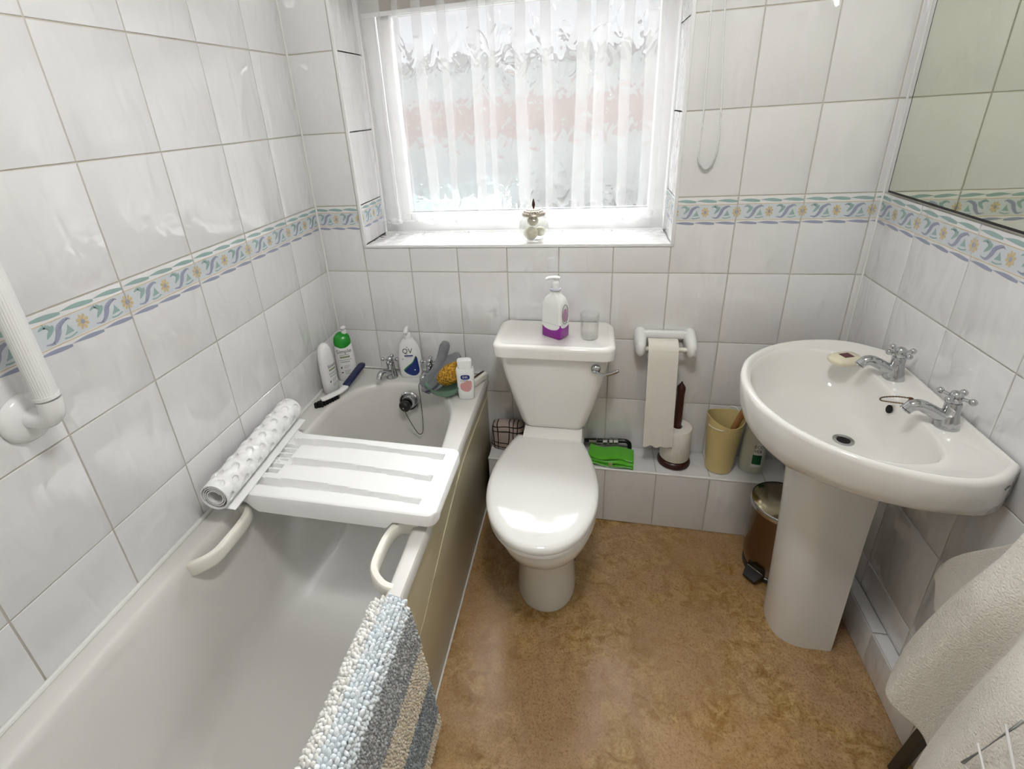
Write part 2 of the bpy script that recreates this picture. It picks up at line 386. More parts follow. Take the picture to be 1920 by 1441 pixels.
# skirting box along the right wall
sk = struct(MB().box(XR - .0385 + D, XR - .001, YF + .01, -.16, 0, .119).build('trim_6', M_grout, smooth=0), 'low tiled pipe boxing along the right wall')
es = [.16] + [R1 + .16 + TL * i for i in range(0, 10) if .17 < R1 + .16 + TL * i < -YF - .02] + [-YF - .012]
for a0, a1 in zip(es, es[1:]):
    add_tile(sk, 's', a0, a1, .002, .121)
    t = put('tile', tile_geo(a1 - a0 - GR, .0335), sk, (XR - .0185, -(a0 + a1) / 2, .124)); t.rotation_euler = (R(-90), 0, R(-90))

# ---------------------------------------------------------------- window
win = struct(put('window_1', None, None, (0, 0, 0)), 'white framed window with rippled obscured glass')
FY = .205                                             # room face of the frame
SZ = WZ0 + .0065
rev_l = [ZB + TH * i for i in range(-1, 5)]
for side, x, rz in ((0, W0, R(90)), (1, W1, R(-90))):
    for z0, z1 in zip(rev_l, rev_l[1:]):
        z0 = max(z0, SZ); z1 = min(z1, WZ1)
        if z1 - z0 < .02: continue
        t = put('tile', tile_geo(.208 - GR, z1 - z0 - GR), win, (x, .104, (z0 + z1) / 2), rz)
        if z1 < 1.25:
            kk = ('rev', side)
            u = (.0, .9)
            if kk not in border_cache: border_cache[kk] = border_geo(.2, 0, .95, .2)
            put('border_print', border_cache[kk], t, (0, 0, (z1 - z0) / 2))
for i in range(6):
    a0 = V1 + TW * i; a1 = a0 + TW; a0 = max(a0, W0); a1 = min(a1, W1)
    g = tile_geo(a1 - a0 - GR, .205); t = put('tile', g, win, ((a0 + a1) / 2, .1035, SZ)); t.rotation_euler = (R(-90), 0, 0)
MB().box(W0 - .003, W1 + .003, D, .25, WZ0 - .004, SZ - D).box(W0 - .006, W0 - D, .003, .25, WZ0, WZ1).box(W1 + D, W1 + .006, .003, .25, WZ0, WZ1).build('reveal_backing', M_seal, win, 0)
tm = MB()
tm.box(W0 - .010, W1 + .010, -.0035, .010, WZ0 - .0045, SZ + .0005, r=.0025).box(W0 - .010, W0 + .0015, -.0035, .010, WZ0, WZ1, r=.0025).box(W1 - .0015, W1 + .010, -.0035, .010, WZ0, WZ1, r=.0025)
tm.build('edge_trim', M_white, win)
fr = MB(); fz0, fz1 = SZ, WZ1
fr.box(W0, W0 + .058, FY, FY + .045, fz0, fz1, r=.004).box(W1 - .058, W1, FY, FY + .045, fz0, fz1, r=.004).box(W0 + .05, W1 - .05, FY, FY + .045, fz0, fz0 + .045, r=.004).box(W0 + .05, W1 - .05, FY, FY + .045, fz1 - .05, fz1, r=.004)
fr.build('window_frame', M_white, win)
sa = MB(); gx0, gx1, gz0, gz1 = .292, 1.212, 1.147, 1.832
def sash(x0, x1, z0, z1, wdt):
    m = MB(); y0, y1 = FY + .010, FY + .05
    m.box(x0 - wdt, x0, y0, y1, z0 - wdt, z1 + wdt, r=.006).box(x1, x1 + wdt, y0, y1, z0 - wdt, z1 + wdt, r=.006).box(x0 - .003, x1 + .003, y0, y1, z0 - wdt, z0, r=.005).box(x0 - .003, x1 + .003, y0, y1, z1, z1 + wdt, r=.005); return m
sash(gx0, gx1, gz0, gz1, .050).build('sash', M_white, win)
MB().box(W0 + .05, W1 - .05, FY, FY + .045, gz1 + .045, gz1 + .085, r=.004).build('transom', M_white, win)
sash(gx0, gx1, gz1 + .13, 2.06, .044).build('fanlight_sash', M_white, win)
MB().box(gx0 - .005, gx1 + .005, FY + .028, FY + .034, gz0 - .005, gz1 + .005).build('glass_pane', M_obsc, win, 0)
MB().box(gx0 - .005, gx1 + .005, FY + .028, FY + .034, gz1 + .125, 2.065).build('glass_pane', M_obsc, win, 0)
MB().tube([(W0 + .001, FY - .002, SZ), (W0 + .001, FY - .002, WZ1)], .006, 8).tube([(W1 - .001, FY - .002, SZ), (W1 - .001, FY - .002, WZ1)], .006, 8).tube([(W0, FY - .001, SZ), (W1, FY - .001, SZ)], .005, 8).build('frame_seal', M_white, win)
mk = MB(); mk.box(gx0 - .001, gx1 + .001, FY + .026, FY + .030, gz0 - .001, gz0 + .006)
mk.build('gasket', mat('grey_gasket', '8c8f93', .6), win, 0)
# roller blind, drawn up
bl = thing('roller_blind', 'brown fabric blind drawn up behind the sheer curtain', 'blind')
MB().box(.20, 1.24, .192, .1935, 1.842, 2.10).build('fabric', fine_cloth('brown_blind', '8d8276', 'a2988c', 200, .3), bl)
MB().box(.20, 1.24, .188, .197, 1.832, 1.846, r=.003).build('bottom_bar', M_white, bl)
MB().tube([(.195, .19, 2.11), (1.245, .19, 2.11)], .018, 16).build('roller', M_matte, bl)
cord = thing('blind_cord', 'white beaded blind cord hanging in a loop beside the window', 'cord')
pts = spline([(1.303, -.012, 2.1), (1.303, -.012, 1.746), (1.312, -.012, 1.481), (1.311, -.012, 1.348), (1.322, -.012, 1.312), (1.338, -.012, 1.302), (1.352, -.012, 1.320), (1.361, -.012, 1.37), (1.358, -.012, 1.478), (1.337, -.012, 1.743), (1.333, -.012, 2.1)], 60)
MB().tube(pts, [.0019 if i % 2 else .0031 for i in range(len(pts))], 6, up=(0, 1, 0)).build('bead_chain', M_white, cord)
MB().box(1.295, 1.341, -.02, .001, 2.09, 2.13, r=.004).build('wall_clip', M_white, cord)
# sheer curtain
cu = MB(); Vn = 30; prf_ = []; xx = .196
pleats = [(.222, .060), (.325, .022), (.400, .034), (.490, .026), (.590, .034), (.652, .020), (.745, .034), (.835, .024), (.940, .036), (1.000, .032), (1.085, .026), (1.160, .045)]
for px_, wd in pleats:
    n = max(2, int((px_ - xx) / .006))
    for i in range(n): q = i / n; prf_.append((xx + (px_ - xx) * q, .004 * math.sin(q * math.pi)))
    for ang in range(-80, 91, 34): prf_.append((px_ + wd + .004 * math.cos(R(ang)), -.010 + .004 * math.sin(R(ang))))
    for ang in range(80, -91, -34): prf_.append((px_ - .003 * math.cos(R(ang)), .000 + .004 * math.sin(R(ang)) * -1 + .002))
    xx = px_ + wd * .5; prf_.append((xx - wd * .3, .009))
for i in range(6): prf_.append((xx + (1.238 - xx) * i / 5, .004))
U_ = len(prf_) - 1; vv = []
for j in range(Vn + 1):
    t = j / Vn; z = 2.14 - t * (2.14 - 1.125)
    for i, (x, y) in enumerate(prf_):
        sway = .010 * math.sin(x * 31 + 1.0) * (t - .55) + .004 * math.sin(7 * t + x * 18)
        vv.append((min(1.246, max(.190, x + sway)), .150 + y * (1.0 + .9 * t) + .006 * math.sin(x * 44 + 1) * t, z + .011 * math.sin(x * 42 + .5) * t ** 8))
ff = [(j * (U_ + 1) + i, j * (U_ + 1) + i + 1, (j + 1) * (U_ + 1) + i + 1, (j + 1) * (U_ + 1) + i) for j in range(Vn) for i in range(U_)]
cu.add(vv, ff)
ct = thing('sheer_curtain', 'pleated white sheer curtain hanging across the window', 'curtain')
cu.build('voile', M_net, ct, 180, recalc=False)
hm = MB(); bt = vv[-(U_ + 1):]
hm.loft([[(x, y - .0006, z), (x, y - .0006, z + .022)] for x, y, z in bt], 0, False, False, False); hm.build('hem', M_net, ct, 180, recalc=False)
MB().tube([(.185, .150, 2.14), (1.252, .150, 2.14)], .005, 10).build('rod', M_white, ct)

# ---------------------------------------------------------------- outside
gm = mat('dark_paving', '3a3938', .95)
og = struct(MB().box(-14, 14, .8, 30, -.35, -.30).build('ground_outside', gm, smooth=0), 'dark paved yard outside the window')
hs = thing('house', 'pale rendered house with a red brick band beyond the obscured window', 'house', (0, 8, -.3))
MB().box(-9, 9, 0, 4, 0, 1.3).build('wall', mat('house_grey', 'c3c6c5', .9), hs, 0)
MB().box(-9.02, 9.02, -.06, 4, 1.3, 1.95).build('brick_band', mat('house_brick', 'b3a09a', .9), hs, 0)
MB().box(-9, 9, 0, 4, 1.95, 2.50).build('upper_wall', mat('house_render', 'bfc1c0', .9), hs, 0)
MB().box(-9.1, 9.1, -.2, 4, 2.50, 2.68).build('eaves', mat('house_eaves', '7d7a78', .9), hs, 0)
sh = thing('fence_panel', 'pale teal painted panel outside the lower left of the window', 'fence', (-.50, 3.0, -.3))
MB().box(-.9, .72, 0, .05, 0, 1.02).build('panel', mat('teal_paint', 'b5d6d8', .8), sh, 0)
for x in (-.88, .70): MB().box(x - .04, x + .04, -.03, .06, 0, 1.05).build('post', mat('post_grey', 'aeb5b4', .8), sh, 0)

# ---------------------------------------------------------------- unseen ceiling lamp, added to fill the room with light
lp = thing('fill_lamp', 'unseen round ceiling lamp added as fill light for the room', 'lamp', (1.02, -1.22, ZC))
MB().lathe([(.20, 0), (.20, -.02), (.19, -.025)], 40).build('fill_lamp_base', M_white, lp)
M_glow, nt, out = shader_mix('fill_globe_glow', None); em = nt.nodes.new('ShaderNodeEmission'); em.inputs[0].default_value = (.985, .985, .97, 1); em.inputs[1].default_value = FILL_POWER; nt.links.new(em.outputs[0], out.inputs[0])
MB().lathe([(.001, -.150), (.05, -.147), (.095, -.130), (.120, -.100), (.125, -.070), (.115, -.045), (.10, -.026)], 32).build('fill_globe', M_glow, lp, 60)

# ---------------------------------------------------------------- bath
bath = thing('bath', 'grey-white built-in bath with cream side panel along the left wall', 'bath')
BX, BY0, BY1, BZ = .622, -.003, -1.845, .550
opn = spline([(.262, -.112), (.185, -.138), (.128, -.192), (.093, -.275), (.088, -.36), (.080, -.60), (.070, -.85), (.062, -1.10), (.066, -1.40), (.085, -1.60), (.15, -1.72), (.25, -1.762), (.40, -1.762), (.50, -1.72), (.56, -1.60), (.578, -1.40), (.583, -1.10), (.581, -.90), (.574, -.72), (.562, -.48), (.542, -.29), (.505, -.205), (.44, -.14), (.363, -.112)], 6, True)
opn = [(p.x, p.y) for p in opn]; NB = len(opn)
cxb, cyb = .325, -.92
def ray_rect(x, y, x0, x1, y0, y1):
    dx, dy = x - cxb, y - cyb; t = 1e9
    if dx > 1e-9: t = min(t, (x1 - cxb) / dx)
    if dx < -1e-9: t = min(t, (x0 - cxb) / dx)
    if dy > 1e-9: t = min(t, (y1 - cyb) / dy)
    if dy < -1e-9: t = min(t, (y0 - cyb) / dy)
    return (cxb + dx * t, cyb + dy * t)
def shrink(ring, dl, dr, df, dn):
    """pull the opening in by amounts for the left, right, far and near sides"""
    out = []
    for x, y in ring:
        fx = (x - .062) / (.583 - .062); fy = (y + 1.762) / (1.762 - .112)
        out.append((x + dl * (1 - fx) - dr * fx, y + dn * (1 - fy) - df * fy))
    return out
rect = [ray_rect(x, y, .0055, BX, BY1, BY0 - .003) for x, y in opn]
def big(r, d): return [(min(max(x, .0055 + d), BX - d), max(min(y, BY0 - .003 - d), BY1 + d)) for x, y in r]
rings = [at([(x, y) for x, y in rect], BZ - .034), at(rect, BZ - .008), at(big(rect, .004), BZ - .001), at(big(rect, .010), BZ)]
exp = shrink(opn, -.014, -.014, -.014, -.014)
rings += [at(exp, BZ), at(shrink(opn, -.006, -.006, -.006, -.006), BZ - .0015), at(opn, BZ - .008), at(shrink(opn, .006, .006, .006, .008), BZ - .025), at(shrink(opn, .030, .028, .022, .05), .40), at(shrink(opn, .052, .046, .042, .12), .25), at(shrink(opn, .075, .065, .07, .17), .19), at(shrink(opn, .12, .11, .13, .25), .168), at(shrink(opn, .25, .24, .5, .6), .160)]
MB().loft(rings, 0, False, True).build('tub', M_bath, bath, 50)
pn = MB(); pn.box(.585, .6125, -1.84, -.004, .004, .520, r=.003)
pn.build('side_panel', M_panel, bath)
rd = spline([(.6125, -.02, .452), (.6125, -.30, .458), (.6125, -.45, .452), (.6125, -.56, .428), (.6125, -.68, .392), (.6125, -.80, .35), (.6125, -.95, .31), (.6125, -1.4, .28), (.6125, -1.8, .28)], 8)
MB().tube(rd, [.0035 if p.y > -.6 else max(.001, .0035 - (-.6 - p.y) * .012) for p in rd], 8).build('moulding', M_panel, bath)
MB().tube([(.613, -.006, .004), (.613, -1.84, .004)], .004, 8).build('floor_seal', M_seal, bath)
for gx, sgn, yn, yf, zz in ((.078, 1, -.985, -.795, .530), (.572, -1, -.968, -.790, .540)):
    path = spline([(gx - sgn * .025, yn, zz - .012), (gx + sgn * .006, yn + .002, zz), (gx + sgn * .036, yn + .030, zz + .006), (gx + sgn * .042, yn + .075, zz + .008), (gx + sgn * .040, yf - .05, zz + .008), (gx + sgn * .026, yf - .012, zz + .006), (gx - sgn * .004, yf, zz), (gx - sgn * .025, yf + .004, zz - .012)], 6)
    P = [Vector(p) for p in path]; rr = []
    for i, p in enumerate(P):
        t = (P[min(i + 1, len(P) - 1)] - P[max(i - 1, 0)]).normalized(); a_ = t.cross(Vector((0, 0, 1))).normalized(); b_ = a_.cross(t)
        rr.append([p + a_ * x * .0095 + b_ * y * .019 for x, y in sup(1, 1, 4, 16)])
    MB().loft(rr).build('grip', M_cream, bath)
# overflow, plug and chain
ov = MB(); ax = (.05, -.95, .12); oc = (.330, -.137, .488)
ov.lathe([(.040, -.004), (.040, .004), (.035, .008), (.029, .006), (.025, .016), (.0, .016)], 32, oc, ax); ov.build('overflow', M_chrome, bath)
pg = MB(); pc = (.322, -.162, .482); pg.lathe([(.019, -.010), (.023, 0), (.023, .010), (.020, .014), (.0, .014)], 24, pc, (-.25, -.95, -.15)); 
pl_ = pg.build('plug', M_rubber, bath); MB().ball((.319, -.178, .479), .0035).build('plug_ring', M_chrome, pl_)
ch = spline([(.321, -.178, .474), (.332, -.172, .430), (.348, -.163, .378), (.362, -.160, .352), (.378, -.158, .362), (.384, -.157, .42), (.384, -.154, .50), (.382, -.152, .560), (.385, -.146, .575), (.392, -.13, .572)], 12)
MB().tube(ch, [.0013 if i % 2 else .0019 for i in range(len(ch))], 6).build('plug_chain', mat('steel_chain', '6b665c', .3, 1), bath)
def cross_tap(parent, loc, ang, s=1.0, hrot=.6):
    t = put('tap', None, parent, loc, ang)
    b = MB()
    b.lathe([(.0235, 0), (.0235, .003), (.0215, .012), (.0175, .028), (.0145, .045), (.0150, .058), (.0135, .062)], 28)
    sp = spline([(0, .004, .024), (0, -.018, .028), (0, -.038, .039), (0, -.056, .046), (0, -.069, .043), (0, -.077, .033)], 6)
    b.tube(sp, [.0145 - .002 * (i / len(sp)) if i < len(sp) - 5 else .0120 for i in range(len(sp))], 16, sx=.95)
    b.lathe([(.0, -.0005), (.0118, 0), (.0118, .003), (.0, .0032)], 20, (0, -.0778, .0322), (0, -.55, -.83))
    o = b.build('body', M_chrome, t, 45)
    h = MB(); h.lathe([(.0105, .060), (.0125, .068), (.0125, .078), (.010, .086), (.005, .089), (0, .0895)], 20)
    for k in range(4):
        a_ = hrot + k * math.pi / 2; d = Vector((math.cos(a_), math.sin(a_), .12))
        c0 = Vector((0, 0, .074)); h.tube([c0, c0 + d * .014, c0 + d * .024], [.0052, .0036, .0042], 10); h.ball(c0 + d * .0285, .0075, 0, 12)
    h.build('handle', M_chrome, t, 60)
    for c_ in t.children: c_.scale = (s, s, s)
    return t
cross_tap(bath, (.240, -.066, BZ), R(-14), 1.02, .35)
cross_tap(bath, (.405, -.066, BZ), R(-6), 1.02, .30)

# ---------------------------------------------------------------- bath board and rolled mat
bd = thing('bath_board', 'white slatted plastic bath board laid across the bath', 'bath seat')
nx, ny = 150, 74; X0, X1, Y0, Y1 = .030, .650, -.812, -.528; top = []
def yedge(x, far):
    k = min(1, max(0, (x - .075) / .06)); k = k * k * (3 - 2 * k)
    y = (Y1 - .020 * (x - .1)) if far else (Y0 + .012 * (1 - k))
    return y - (.0 if far else 0) + (0.020 * (1 - k) if far else 0)
def groove(x, y):
    d = 0; wob = .006 * math.sin((x - .1) * 9)
    for yc, xa, xb in ((-.578, .115, .607), (-.668, .155, .600), (-.757, .105, .595)):
        if xa < x < xb:
            q = abs(y - yc - wob) / (.0115 + .003 * math.sin((x - .05) * 11)); d = max(d, .018 * max(0, 1 - q ** 4))
    if .098 < x < .152:
        for k in range(6):
            q = abs(y + .600 + k * .0225) / .0068
            if not (abs(y + .668) < .004): d = max(d, .012 * max(0, 1 - q ** 3))
    if .50 < x < .635 and abs(y + .67) < .12:
        d += .003 * max(0, 1 - ((x - .60) / .07) ** 2 - ((y + .67) / .11) ** 2)
    return d
for i in range(nx + 1):
    x = X0 + (X1 - X0) * i / nx; ring = []
    cr = .030; e = 0
    if X1 - x < cr: e = cr - math.sqrt(max(0, cr * cr - (cr - (X1 - x)) ** 2))
    if x - X0 < .015: e = .015 - math.sqrt(max(0, .015 ** 2 - (.015 - (x - X0)) ** 2))
    ya, yb = yedge(x, 0) + e, yedge(x, 1) - e
    dip = .030 + .022 * min(1, max(0, (x - .115) / .03)) * min(1, max(0, (.535 - x) / .02))
    for j in range(ny + 1):
        y = ya + (yb - ya) * j / ny; q = min(y - ya, yb - y, X1 - x, x - X0); rr_ = .010
        z = .604 - (rr_ - math.sqrt(max(0, rr_ ** 2 - max(0, rr_ - q) ** 2))) - groove(x, y)
        ring.append((x, y, z))
    ring.append((x, yb + .002, .604 - dip)); ring.append((x, yb - .008, .604 - dip)); ring.append((x, yb - .010, .580))
    ring.append((x, ya + .010, .580)); ring.append((x, ya + .008, .604 - dip)); ring.append((x, ya - .002, .604 - dip))
    top.append(ring)
MB().loft(top).build('board', M_white, bd, 35)
for x, y in ((.120, -.775), (.560, -.775), (.120, -.585), (.560, -.585)):
    MB().lathe([(.0, .552), (.013, .552), (.013, .581), (.0, .581)], 18, (x, y, 0)).build('rubber_stop', M_teal, bd)
mt = thing('rolled_bath_mat', 'rolled white rubber bath mat lying on the bath board by the tiles', 'bath mat')
A = Vector((.084, -.876, .648)); B_ = Vector((.052, -.470, .648)); ax = (B_ - A); Lm = ax.length; ax.normalize()
sd = Vector((0, 0, 1)).cross(ax).normalized(); up = ax.cross(sd) 
if up.z < 0: up = -up
sd = ax.cross(up)                                     # points to +x (room side)
if sd.x < 0: sd = -sd
RM = .0385; NL, NA = 260, 150; rr = []
cups = []
for a_i, ang in enumerate((-10, 28, 66, 104, 142, 180)):
    for k in range(12):
        cups.append(((k + .5) * Lm / 12.0, R(ang), (k + a_i) % 2 == 0))
for i in range(NL + 1):
    s_ = Lm * i / NL; ring = []
    for j in range(NA):
        th = 2 * math.pi * j / NA; r_ = RM
        for cs, ca, hole in cups:
            da = (th - ca + math.pi) % (2 * math.pi) - math.pi
            d2 = (s_ - cs) ** 2 + (RM * da) ** 2
            if hole and d2 < .0108 ** 2: r_ = RM - .0065 * min(1, (1 - d2 / .0108 ** 2) * 5)
            elif not hole and d2 < .0155 ** 2: r_ = RM + .0034 * (1 - d2 / .0155 ** 2)
        ring.append(A + ax * s_ + sd * (r_ * math.cos(th)) + up * (r_ * math.sin(th)))
    rr.append(ring)
mm = MB().loft(rr, 0, False, False)
for e0, s_ in ((A, 1), (B_, -1)):
    prev = None; rings = []
    for j in range(NA + 1):
        th = 2 * math.pi * j / NA
        rings.append([e0 + sd * (RM * math.cos(th)) + up * (RM * math.sin(th)), e0 + ax * s_ * .0 + sd * ((RM - .004) * math.cos(th)) + up * ((RM - .004) * math.sin(th)), e0 + ax * s_ * .06 + sd * ((RM - .004) * math.cos(th)) + up * ((RM - .004) * math.sin(th))])
    mm.loft(rings, 0, False, False, False)
mm.build('mat', M_white, mt, 50)
sp = MB(); rings = []
for j in range(150):
    th = R(200) - 2 * math.pi * j / 60; r0 = RM - .006 - .0052 * j / 60
    rings.append([A + ax * (.002 + (Lm - .004) * q) + sd * (r * math.cos(th)) + up * (r * math.sin(th)) for r, q in ((r0, 0), (r0, 1), (r0 - .0028, 1), (r0 - .0028, 0))])
sp.loft(rings); sp.build('inner_coil', M_white, mt, 50)
fl = MB(); rings = []
for k in range(9):
    q = k / 8; rings.append([A + ax * s_ + sd * (.012 + .034 * q) + up * (-RM + .0045 - .0055 * q + dz) for s_, dz in ((.004, 0), (Lm - .004, 0), (Lm - .004, -.0022), (.004, -.0022))])
fl.loft(rings); fl.build('loose_flap', M_white, mt, 50)

# ---------------------------------------------------------------- bottles and things on the bath rim
def bottle_mesh(prof, seg=44):
    m = MB(); m.loft([[(x, y, z) for x, y in sup(a, b, n, seg)] for z, a, b, n in prof]); return m
def surf(prof, x, z, off=.0005):
    for (z0, a0, b0, n0), (z1, a1, b1, n1) in zip(prof, prof[1:]):
        if z0 <= z <= z1:
            t = (z - z0) / max(1e-6, z1 - z0); a = a0 + (a1 - a0) * t; b = b0 + (b1 - b0) * t; n = n0 + (n1 - n0) * t
            return -b * max(0, 1 - min(1, abs(x) / a) ** n) ** (1 / n) - off
    return 0
def decal(parent, prof, pts, faces, mt_, off=.0005, name='printed_label', cut=True):
    """flat print wrapped on the front of a bottle; long faces are diced so that they follow the curve"""
    bm = bmesh.new(); vs_ = [bm.verts.new((x, z, 0)) for x, z in pts]
    for f in faces:
        try: bm.faces.new([vs_[i] for i in f])
        except ValueError: pass
    if cut:
        w_ = max(p[0] for p in pts); w0 = min(p[0] for p in pts); h1 = max(p[1] for p in pts); h0 = min(p[1] for p in pts)
        n = max(2, int((w_ - w0) / .004))
        for i in range(1, n):
            x = w0 + (w_ - w0) * i / n; bmesh.ops.bisect_plane(bm, geom=bm.verts[:] + bm.edges[:] + bm.faces[:], plane_co=(x, 0, 0), plane_no=(1, 0, 0))
        for i in range(1, max(2, int((h1 - h0) / .008))):
            z = h0 + (h1 - h0) * i / max(2, int((h1 - h0) / .008)); bmesh.ops.bisect_plane(bm, geom=bm.verts[:] + bm.edges[:] + bm.faces[:], plane_co=(0, z, 0), plane_no=(0, 1, 0))
    bm.verts.index_update()
    v = [(q.co.x, surf(prof, q.co.x, q.co.y, off), q.co.y) for q in bm.verts]; f = [[q.index for q in fc.verts] for fc in bm.faces]; bm.free()
    return put(name, mesh_of(name, v, f, mt_, None, 180), parent)
def rect_decal(parent, prof, x0, x1, z0, z1, m, off=.0005, skew=0): return decal(parent, prof, [(x0, z0 + skew * x0), (x1, z0 + skew * x1), (x1, z1 + skew * x1), (x0, z1 + skew * x0)], [(0, 1, 2, 3)], m, off)
def text_decal(parent, prof, body, size, x, z, m, off=.0007, sx=1):
    v, f = text_geo(body, size); return decal(parent, prof, [(x + p[0] * sx, z + p[1]) for p in v], f, m, off, 'lettering', False)
def small_lines(parent, prof, x0, x1, zs, m, h=.0016):
    for i, z in enumerate(zs): rect_decal(parent, prof, x0, x1 - .004 * (i % 3), z, z + h, m)
# tall shampoo bottle
t = thing('shampoo_bottle', 'taller white shampoo bottle with green cap in the bath corner', 'bottle', (.062, -.093, BZ), R(27))
pr = [(0, .034, .020, 3), (.003, .037, .022, 3), (.02, .0385, .0225, 2.8), (.10, .0375, .0225, 2.6), (.145, .034, .021, 2.4), (.166, .028, .018, 2.2)]
bottle_mesh(pr).build('body', M_white, t, 60)
g = MB(); gp = [(.156, .0320, .0215, 2.2), (.164, .0330, .0225, 2.1), (.178, .0310, .021, 2), (.189, .023, .016, 2), (.194, .007, .005, 2)]
g.loft([[(x, y, z + .014 * (y / .022)) for x, y in sup(a_, b_, n_, 40)] for z, a_, b_, n_ in gp]); g.build('green_cap', M_greenb, t, 60)
pm = MB(); pm.lathe([(.010, .186), (.010, .205), (.005, .207), (.005, .216)], 16, (.012, .010, 0)); pm.ball((.012, .004, .219), .011, 0, 12, (1, 1.4, .45)); pm.build('pump', M_white, t)
text_decal(t, pr, 'Simple', .022, 0, .128, M_dark_print); small_lines(t, pr, -.018, .018, [.113], M_dark_print)
rect_decal(t, pr, -.018, .020, .100, .108, M_olive); small_lines(t, pr, -.024, .026, [.091], M_grey_print); text_decal(t, pr, 'shampoo', .010, 0, .084, M_dark_print)
small_lines(t, pr, -.008, .016, [.066, .061, .056, .045, .040, .035, .030], M_grey_print, .0012)
decal(t, pr, [(-.022, .060), (-.014, .066), (-.018, .053)], [(0, 1, 2)], M_dark_print); rect_decal(t, pr, -.022, -.014, .036, .040, M_dark_print)
# conditioner bottle
t = thing('shampoo_bottle', 'shorter all-white rounded bottle turned sideways against the tiles', 'bottle', (.044, -.200, BZ), R(78))
pr = [(0, .027, .018, 3), (.004, .031, .021, 3), (.05, .033, .022, 2.6), (.12, .033, .022, 2.4), (.16, .031, .0215, 2.3), (.185, .026, .019, 2.1), (.200, .017, .013, 2), (.206, .006, .005, 2)]
bottle_mesh(pr).build('body', M_white, t, 70)
text_decal(t, pr, 'Simple', .016, .002, .118, M_dark_print); rect_decal(t, pr, -.016, .018, .098, .105, M_olive); small_lines(t, pr, -.018, .022, [.112, .088, .083], M_grey_print); text_decal(t, pr, 'shampoo', .009, 0, .076, M_dark_print)
small_lines(t, pr, -.008, .016, [.062, .057, .052, .042, .037, .032], M_grey_print, .0012); decal(t, pr, [(-.020, .056), (-.013, .062), (-.017, .049)], [(0, 1, 2)], M_dark_print)
# QV pump bottle
t = thing('lotion_bottle', 'white pump bottle with a blue teardrop label between the bath taps', 'bottle', (.318, -.046, BZ), R(10))
pr = [(0, .040, .020, 3.4), (.003, .043, .022, 3.4), (.03, .0455, .023, 3), (.075, .047, .023, 2.8), (.115, .043, .0215, 2.4), (.145, .034, .019, 2.1), (.160, .023, .017, 2), (.166, .017, .016, 2)]
bottle_mesh(pr).build('body', M_white, t, 60)
pm = MB(); pm.lathe([(.0155, .164), (.0155, .182), (.0125, .186), (.006, .188), (.006, .203)], 24); pm.tube(spline([(0, .010, .207), (0, -.004, .209), (0, -.022, .206), (0, -.030, .199)], 5), .0062, 12, sx=1.25); pm.build('pump', M_white, t)
text_decal(t, pr, 'QV', .030, -.004, .118, M_dark_print, sx=.95); rect_decal(t, pr, -.006, -.001, .134, .1365, M_dark_print)
rect_decal(t, pr, -.017, .017, .096, .1015, M_navy); small_lines(t, pr, -.012, .012, [.091], M_grey_print, .001); small_lines(t, pr, -.028, -.020, [.085, .081, .077], M_grey_print)
dr = spline([(.028, .097), (.0335, .060), (.034, .030), (.022, .015), (.004, .013), (-.014, .021), (-.026, .036), (-.010, .054), (.012, .072)], 6, True)
decal(t, pr, [(p.x, p.y) for p in dr], [tuple(range(len(dr)))], M_greenp, .0005); decal(t, pr, [(.0035 + p.x * .93, -.001 + p.y * .975) for p in dr], [tuple(range(len(dr)))], M_navy, .0009); rect_decal(t, pr, .016, .022, .035, .039, M_wp, .0013)
# E45 lotion
t = thing('lotion_bottle', 'small white lotion bottle with navy oval and pink label on rim corner', 'bottle', (.577, -.182, BZ), R(10))
pr = [(0, .026, .014, 3.2), (.003, .0290, .0165, 3.2), (.03, .0305, .0175, 3), (.08, .0315, .018, 3), (.118, .0325, .018, 3), (.124, .0305, .017, 3)]
bottle_mesh(pr).build('body', M_white, t, 60)
cp = [(.124, .0250, .0145, 3), (.127, .0262, .0152, 3), (.154, .0262, .0152, 3), (.157, .0240, .0140, 3)]
bottle_mesh(cp).build('cap', M_white, t, 60)
ova = [(.0005 + x, .094 + y) for x, y in sup(.0165, .0095, 3, 28)]; decal(t, pr, ova, [tuple(range(28))], M_navy, .0005); text_decal(t, pr, 'E45', .0125, .0005, .094, M_wp, .001)
text_decal(t, pr, 'LOTION', .0075, -.004, .0795, M_dark_print)
pk = spline([(.020, .078), (.021, .050), (.012, .036), (-.004, .036), (-.018, .047), (-.018, .066), (-.004, .074)], 5, True); decal(t, pr, [(p.x, p.y) for p in pk], [tuple(range(len(pk)))], M_pink, .0005)
